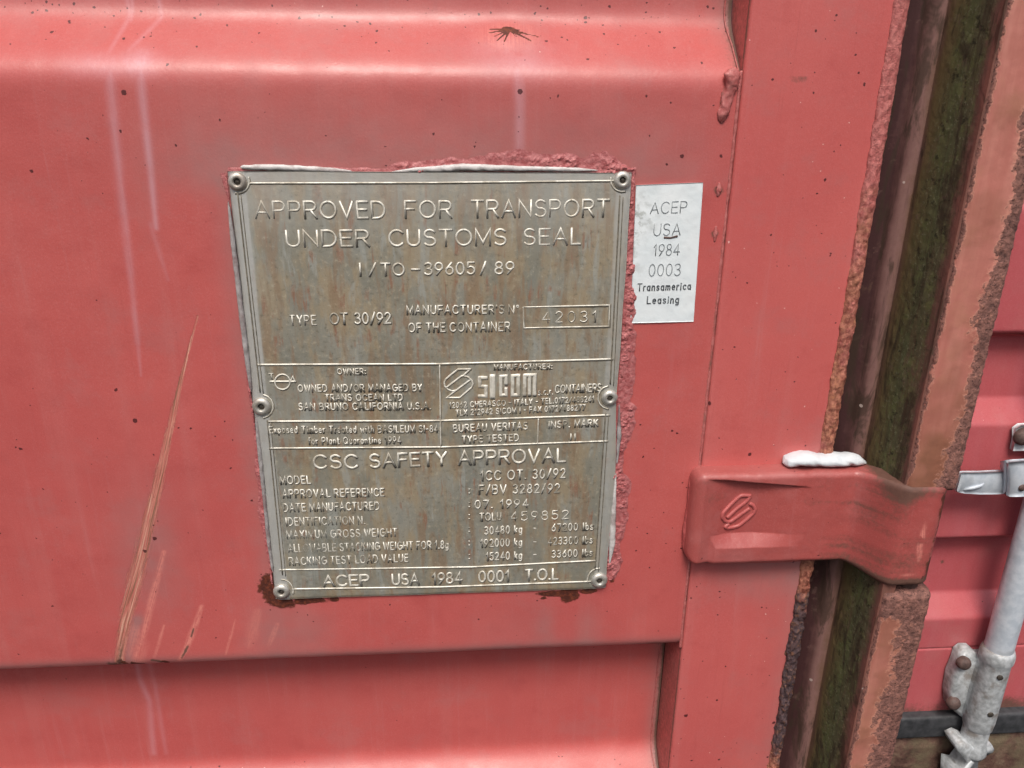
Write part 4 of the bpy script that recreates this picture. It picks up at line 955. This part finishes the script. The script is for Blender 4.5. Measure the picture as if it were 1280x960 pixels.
def ribbon(mb, pts, w, h, m=0):
    """raised half round rib along 3D points lying in a plane of constant Y"""
    pts = np.asarray(pts, float)
    k = [0] + [i for i in range(1, len(pts)) if np.linalg.norm(pts[i] - pts[i - 1]) > 1e-6]; pts = pts[k]
    if len(pts) < 2: return
    closed = np.linalg.norm(pts[0] - pts[-1]) < 1e-5
    T = np.diff(pts[:, [0, 2]], axis=0); T /= np.linalg.norm(T, axis=1)[:, None]
    N = np.stack([-T[:, 1], T[:, 0]], 1); nn = np.zeros((len(pts), 2))
    for i in range(len(pts)):
        a = N[i - 1] if i > 0 else (N[-1] if closed else N[0]); b = N[i] if i < len(N) else (N[0] if closed else N[-1])
        s_ = a + b; L = np.linalg.norm(s_); s_ = s_ / L if L > 1e-6 else a
        nn[i] = s_ / max(.45, s_ @ b)
    if not closed: pts = pts.copy(); pts[0, [0, 2]] -= T[0] * w * .4; pts[-1, [0, 2]] += T[-1] * w * .4
    V = []
    for p, q in zip(pts, nn):
        for u, v in ((-1, 0), (-.62, .8), (0, 1.0), (.62, .8), (1, 0)):
            V.append((p[0] + q[0] * u * w / 2, p[1] - v * h + (.0003 if v == 0 else 0), p[2] + q[1] * u * w / 2))
    Fl = [[i * 5 + j, i * 5 + j + 1, (i + 1) * 5 + j + 1, (i + 1) * 5 + j] for i in range(len(pts) - 1) for j in range(4)]
    Fl += [[4, 3, 2, 1, 0], [(len(pts) - 1) * 5 + j for j in range(5)]]
    mb.add(V, Fl, m)
def text(mb, txt, x0, x1, y0, y1, h, w, YY=YT - .0004, hh=None, grime_shade=0.0, gap=None, sp=.6, m=0, gm=1):
    """text from pixel x0 to x1, baseline pixel rows y0 (left) and y1 (right), cap height h pixels, stroke w pixels"""
    big = h > 12
    hh = (.00025 if big else .00016) if hh is None else hh
    gap = (.28 if big else .40) if gap is None else gap
    grime_shade = grime_shade * (.65 if big else .55); w = w * (1.0 if big else .9)
    A = P(x0, y0, YY); B = P(x1, y1, YY); H = P(x0, y0 - h, YY)[2] - A[2]; px = H / h
    st, L = layout(txt, gap, sp)
    for s_ in st:
        q = [A + (B - A) * (a / L) + np.array([0, 0, H * b]) for a, b in s_]
        if grime_shade: ribbon(mb, [p + np.array([.25 * px, .00018, -.35 * px]) for p in q], (w + grime_shade) * px, hh * .3, gm)  # wider dark copy set right and down: painted letter shade along with grime
        ribbon(mb, q, w * px, hh, m)
LM = [M_LETTER, M_GRIME_SHADE]; SM = [M_LETTER_SMALL, M_GRIME_SHADE]
mb = MB()
for a in [('APPROVED', 320, 481, 272.5, 272.5), ('FOR', 507, 564, 272, 272), ('TRANSPORT', 590, 760, 271.5, 270)]: text(mb, *a, 20.5, 2.7, grime_shade=1.3)
for a in [('UNDER', 359, 461, 308, 307.5), ('CUSTOMS', 487, 632, 307.5, 306), ('SEAL', 655, 725, 306, 305)]: text(mb, *a, 19.5, 2.7, grime_shade=1.3)
for a in [('I', 449, 452, 344, 344), ('/', 462, 470, 344, 344), ('TO', 477, 505, 344, 344), ('-', 515, 524, 343.5, 343.5), ('39605', 531, 593, 343.5, 342.5), ('/', 601, 607, 342.5, 342.5), ('89', 619, 642, 342.5, 342)]: text(mb, *a, 14.5, 2.3, grime_shade=1.2)
mb.build('title_lettering', LM, plate)
mb = MB()
text(mb, 'TYPE', 363, 395, 406, 406, 11.5, 1.9, grime_shade=1.2); text(mb, 'OT 30/92', 413, 488, 405, 404, 13, 2.0, grime_shade=2.0)
text(mb, "MANUFACTURER'S Nº", 509, 648, 392.5, 391.5, 10, 1.9, grime_shade=1.5, sp=.4); text(mb, 'OF THE CONTAINER', 511, 637, 415, 413.5, 10.5, 1.9, grime_shade=1.5, sp=.45)
text(mb, '42031', 678, 745, 403, 402, 13, 1.2, grime_shade=1.4, gap=.5)
mb.build('type_lettering', SM, plate)
mb = MB()
S = SM
text(mb, 'OWNER:', 422, 457, 467.5, 467.5, 6.5, 1.3, grime_shade=2.4)
text(mb, 'OWNED AND/OR MANAGED BY', 373, 527, 489.5, 488.5, 8, 1.7, grime_shade=1.8); text(mb, 'TRANS OCEAN LTD', 407, 503, 501, 500.5, 7.5, 1.7, grime_shade=1.8); text(mb, 'SAN BRUNO CALIFORNIA U.S.A.', 374, 538, 512.5, 511.5, 8, 1.7, grime_shade=1.8)
text(mb, 'Exposed Timber Treated with BASILEUM SI-84', 337, 547, 541.5, 540, 8, 1.4, grime_shade=1.6); text(mb, 'for Plant Quarantine 1994', 386, 501, 555.5, 554, 8, 1.4, grime_shade=1.6)
mb.build('owner_lettering', SM, plate)
mb = MB()
text(mb, 'MANUFACTURER:', 618, 690, 462, 461, 6, 1.4, grime_shade=2.4); text(mb, 's.c.r.', 673, 691, 494, 493, 8, 1.4, grime_shade=.8); text(mb, 'CONTAINERS', 694, 751, 491, 489, 9, 1.6, grime_shade=2.6, gap=.3)
text(mb, '12062 CHERASCO - ITALY - TEL.0172/488241', 562, 742, 510, 502, 6.5, 1.4, grime_shade=1.8); text(mb, 'TLX 212942 SICOM I - FAX 0172/488277', 570, 731, 519.5, 512.5, 6.5, 1.4, grime_shade=1.8)
text(mb, 'BUREAU VERITAS', 567, 659, 540, 536.5, 8.5, 1.7, grime_shade=1.6); text(mb, 'TYPE TESTED', 578, 648, 553.5, 551, 8, 1.7, grime_shade=1.6); text(mb, 'INSP. MARK', 686, 747, 535, 532.5, 8, 1.7, grime_shade=1.6); text(mb, 'II', 713, 719, 550, 550, 7.5, 1.4, grime_shade=1.2)
mb.build('maker_lettering', SM, plate)
mb = MB()
for a in [('CSC', 393, 447, 585.5, 585), ('SAFETY', 463, 558, 584.5, 581), ('APPROVAL', 574, 706, 580.5, 577)]: text(mb, *a, 16, 2.5, grime_shade=1.2)
mb.build('safety_title_lettering', LM, plate)
mb = MB()
for (t, a, b, y0, y1) in [('MODEL', 351, 388, 605, 604.5), ('APPROVAL REFERENCE', 354, 480, 622, 620), ('DATE MANUFACTURED', 355, 474, 639.5, 637), ('IDENTIFICATION N.', 358, 456, 657, 655),
                          ('MAXIMUM GROSS WEIGHT', 359, 496, 673, 670), ('ALLOWABLE STACKING WEIGHT FOR 1.8g', 361, 560, 690, 685.5), ('RACKING TEST LOAD VALUE', 362, 510, 706.5, 702)]: text(mb, t, a, b, y0, y1, 9.2, 1.7, grime_shade=1.5, sp=.5)
for (t, a, b, y0, y1, h, w, g_) in [('1CC OT. 30/92', 601, 706, 600.5, 597, 11, 1.8, 1.4), ('F/BV 3282/92', 599, 699, 617.5, 615.5, 10.5, 1.8, 1.4), ('07. 1994', 594, 660, 635.5, 634, 9.5, 1.7, 1.2), ('TOLU', 600, 626, 651, 650, 9, 1.6, 2.4), ('459852', 638, 710, 651, 648.5, 10.5, 1.2, .8),
                          ('30480 kg', 606, 652, 668, 666, 9, 1.6, 2.0), ('67200 lbs', 690, 741, 664, 662, 8.5, 1.4, 2.4), ('192000 kg', 601, 652, 684, 682, 9, 1.6, 2.0), ('423300 lbs', 685, 740, 681, 679, 8.5, 1.4, 2.4), ('15240 kg', 608, 652, 700.5, 698.5, 9, 1.6, 1.8), ('33600 lbs', 690, 740, 697, 695, 8.5, 1.4, 2.4)]:
    text(mb, t, a, b, y0, y1, h, w, grime_shade=g_)
for y in (617, 634, 649, 665, 682, 699): text(mb, ':', 586, 587.2, y, y, 9, 1.2, grime_shade=.6)
for y in (662, 679, 695): text(mb, '-', 667, 670, y + 2, y + 2, 8, 1.2, grime_shade=.6)
mb.build('safety_table_lettering', SM, plate)
mb = MB()
for a in [('ACEP', 405, 461, 733, 731.5), ('USA', 491, 523, 731, 730.5), ('1984', 541, 577, 730, 728.5), ('0001', 599, 636, 727.5, 726.5), ('T.O.L', 657, 697, 725.5, 724)]: text(mb, *a, 12.8, 2.5 if a[0] == 'ACEP' else 2.1, grime_shade=1.2)
mb.build('program_lettering', LM, plate)
# ruled lines
def line(mb, pts, w=1.8, grime_shade=1.0, h=.00025, m=0):
    q = [P(a, b, YT - .0004) for a, b in pts]
    qq = []
    for i in range(len(q) - 1): qq += [q[i] + (q[i + 1] - q[i]) * t for t in np.linspace(0, 1, 30, endpoint=False)]
    qq.append(q[-1])
    if grime_shade: ribbon(mb, [p + np.array([.0003, .0002, -.0004]) for p in qq], (w + grime_shade) * PXM, h * .4, 1)  # dark copy below the rib, shade and grime in one colour
    ribbon(mb, qq, w * PXM, h, m)
mb = MB()
line(mb, [(312, 229), (540, 228.5), (768, 226)]); line(mb, [(323, 456), (550, 455), (765, 449)], 2.2); line(mb, [(336, 527), (550, 526), (761, 519)], 2.2); line(mb, [(337, 560.5), (552, 559), (759, 551.5)], 2.0)
line(mb, [(350, 712.5), (590, 709), (744, 701)], 2.2); line(mb, [(366, 736.5), (550, 734), (738, 727)], 2.2)
line(mb, [(549.5, 456), (551, 558)], 1.6); line(mb, [(673, 524), (672, 554)], 1.6)
line(mb, [(654, 384), (762, 381.5), (761, 408), (655, 410), (654, 384)], 1.6, 2.2)
for L0 in ([(297, 242), (325, 490)], [(334, 526), (353, 718)], [(775, 245), (763, 480)], [(757, 516), (744, 712)]):
    line(mb, L0, 1.6, 0, .0003, 1); line(mb, [(a + 4, b + 2) for a, b in L0], 1.0, 0, .0003, 1)
for (cx, cy, a0, a1) in [(297, 227, -100, 20), (778, 225, 170, 280), (327, 508, -80, 80), (762, 497, 100, 260), (352, 739, -10, 90), (749, 725, 90, 190)]:
    line(mb, [(cx + 14.5 * math.cos(math.radians(t)), cy - 14.5 * math.sin(math.radians(t))) for t in np.linspace(a0, a1, 8)], 1.6, 1.2)
mb.build('ruled_border', LM, plate)
# emblems
mb = MB()
cv = lambda pts: [(550 + a / 9.143, 450 + b / 9.143) for a, b in pts]
for pts in ([(345, 105), (205, 108), (130, 165), (65, 222), (48, 262), (55, 300), (95, 340), (140, 357), (170, 350)], [(345, 105), (265, 180), (325, 198), (363, 235), (377, 272), (360, 315), (225, 432), (80, 432), (160, 365), (345, 230)], [(80, 310), (245, 185), (268, 180)]):
    line(mb, cv(pts), 2.2, 1.0)
def blk(pts, w=5.0): line(mb, cv(pts), w * 1.15, .8, .0004)
blk([(525, 205), (455, 205), (455, 300), (525, 305), (525, 415), (450, 415)], 4.0); blk([(600, 190), (600, 420)], 6.0)
blk([(755, 270), (755, 185), (695, 190), (695, 402), (755, 402), (755, 330)], 3.6); blk([(895, 180), (830, 185), (830, 402), (895, 400), (895, 180)], 4.0)
blk([(965, 400), (970, 178), (1085, 172), (1080, 395)], 4.0); blk([(1025, 180), (1022, 395)], 3.6)
mb.build('maker_emblem', LM, plate)
mb = MB()
line(mb, [(353 + 9.5 * math.cos(t), 477.5 - 9.5 * math.sin(t)) for t in np.linspace(0, 2 * math.pi, 21)], 1.8, 1.0)
line(mb, [(338, 477), (369, 477)], 2.2, 1.0); line(mb, [(363, 476), (366, 471), (369, 477)], 1.5, .8); text(mb, 'T', 337, 342, 474, 474, 7, 1.2, grime_shade=1.2)
mb.build('owner_emblem', LM, plate)
# rivets
for (px, py, r) in [(297, 227, 10), (778, 225, 10), (327, 508, 10.5), (762, 497, 9.5), (352, 739, 9), (749, 725, 9.5)]:
    c = P(px, py, YT - .0002); R = r * PXM * np.linalg.norm(c - CAM) / .69 * 1.02
    m = MB(); m.lathe(c, (0, -1, 0), [(R * 1.02, -.0012), (R * 1.05, .0004), (R, .0014), (R * .86, .0023), (R * .66, .0028), (R * .48, .0027), (R * .40, .0022), (R * .36, .0006)], 30)
    rv = m.build('rivet', M_RIVET, plate)
    m = MB(); m.lathe(c, (0, -1, 0), [(R * .38, .0004), (R * .25, .0010), (R * .12, .0016), (0, .0017)], 18); m.build('rivet_core', M_DARK, rv)
# sealant squeezed out along the edges
def bead(pts, rad, mat, seed, sq=(1, .8), amp=.3):
    lumpy('sealant_bead', [P(a, b, -.0022) for a, b in pts], [r_ * PXM for r_ in rad], mat, plate, 12, sq, amp, seed, 90, 200)
bead([(300, 209), (330, 209), (370, 210), (420, 213), (440, 214)], [2, 3.2, 3.0, 2.4, .6], M_SEAL, 1)
bead([(488, 215), (520, 212), (550, 211), (575, 209), (620, 210), (670, 211), (720, 212), (748, 213)], [.6, 2.2, 3.4, 4.0, 3.2, 2.6, 2.2, .6], M_SEAL, 2)
bead([(770, 590), (767, 640), (765, 680), (762, 705)], [.6, 3.4, 4.2, 1], M_SEAL, 3)
bead([(774, 505), (774, 545), (771, 580)], [.6, 3.0, .8], M_SEAL_GREY, 4)
bead([(285, 250), (291, 300), (297, 350), (304, 410), (309, 450), (314, 490)], [1, 2.6, 3.0, 3.2, 2.8, 1.5], M_SEAL_GREY, 5)
bead([(320, 520), (324, 560), (330, 620), (335, 670), (341, 715)], [1.5, 2.6, 2.2, 2.4, 1.5], M_SEAL_GREY, 6)

# ================================================================== STICKER
YS = -0.0012
stick = empty('approval_sticker', P(828, 402, 0), 'small white paper sticker with grey print stuck beside the metal plate', 'sticker')
def sticker_sheet():
    cn = [P(a, b, YS) for a, b in ((795, 231.5), (879, 228), (867, 402), (788, 404))]
    n, k = 60, 110; U, V = np.meshgrid(np.linspace(0, 1, n), np.linspace(0, 1, k), indexing='ij')
    Q = ((1 - U) * (1 - V))[..., None] * cn[0] + (U * (1 - V))[..., None] * cn[1] + (U * V)[..., None] * cn[2] + ((1 - U) * V)[..., None] * cn[3]
    Q[..., 1] += -.0005 * (fbm(U * 7, V * 14, 141, 3) - .5)
    wear = sstep(.45, .0, U) * np.exp(-((V - .22) / .13) ** 2) + .5 * sstep(.25, 0, U) * np.exp(-((V - .5) / .25) ** 2)
    Vt = Q.reshape(-1, 3); N = len(Vt); nj = k; ni = n
    rim = [i * nj for i in range(ni)] + [(ni - 1) * nj + j for j in range(1, nj)] + [i * nj + nj - 1 for i in range(ni - 2, -1, -1)] + [j for j in range(nj - 2, 0, -1)]
    sk = Vt[rim].copy(); sk[:, 1] = -.0001; m = len(rim)
    Fl = np.r_[grid_faces(ni, nj), np.array([[rim[i], rim[(i + 1) % m], N + (i + 1) % m, N + i] for i in range(m)])]
    mesh_obj('sticker_sheet', np.r_[Vt, sk], Fl, M_STICK, stick, attrs={'wear': np.r_[np.clip(wear, 0, 1).ravel(), np.zeros(m)]})
sticker_sheet()
mb = MB()
kw = dict(YY=YS - .0003, hh=.00015)
for (t, a, b, y0, y1, h) in [('ACEP', 813, 858, 267, 265.5, 14), ('USA', 817, 850, 294.5, 293.5, 14.5), ('1984', 817, 849, 319.5, 318.5, 14), ('0003', 811, 850, 345, 344, 14.5)]: text(mb, t, a, b, y0, y1, h, 1.15, **kw)
text(mb, 'Transamerica', 797, 863, 363.5, 361.5, 8.6, 1.7, m=1, **kw); text(mb, 'Leasing', 809, 848, 379.5, 378.5, 8.6, 1.7, m=1, **kw)
mb.build('printed_lettering', [M_PRINT, M_PRINTD], stick)
mb = MB(); ribbon(mb, [P(a, b, YS - .0003) for a, b in [(831, 297), (838, 297.5), (846, 295.5)]], .0018, .0002, 0); mb.build('paint_scratch', M_BOLT, stick)
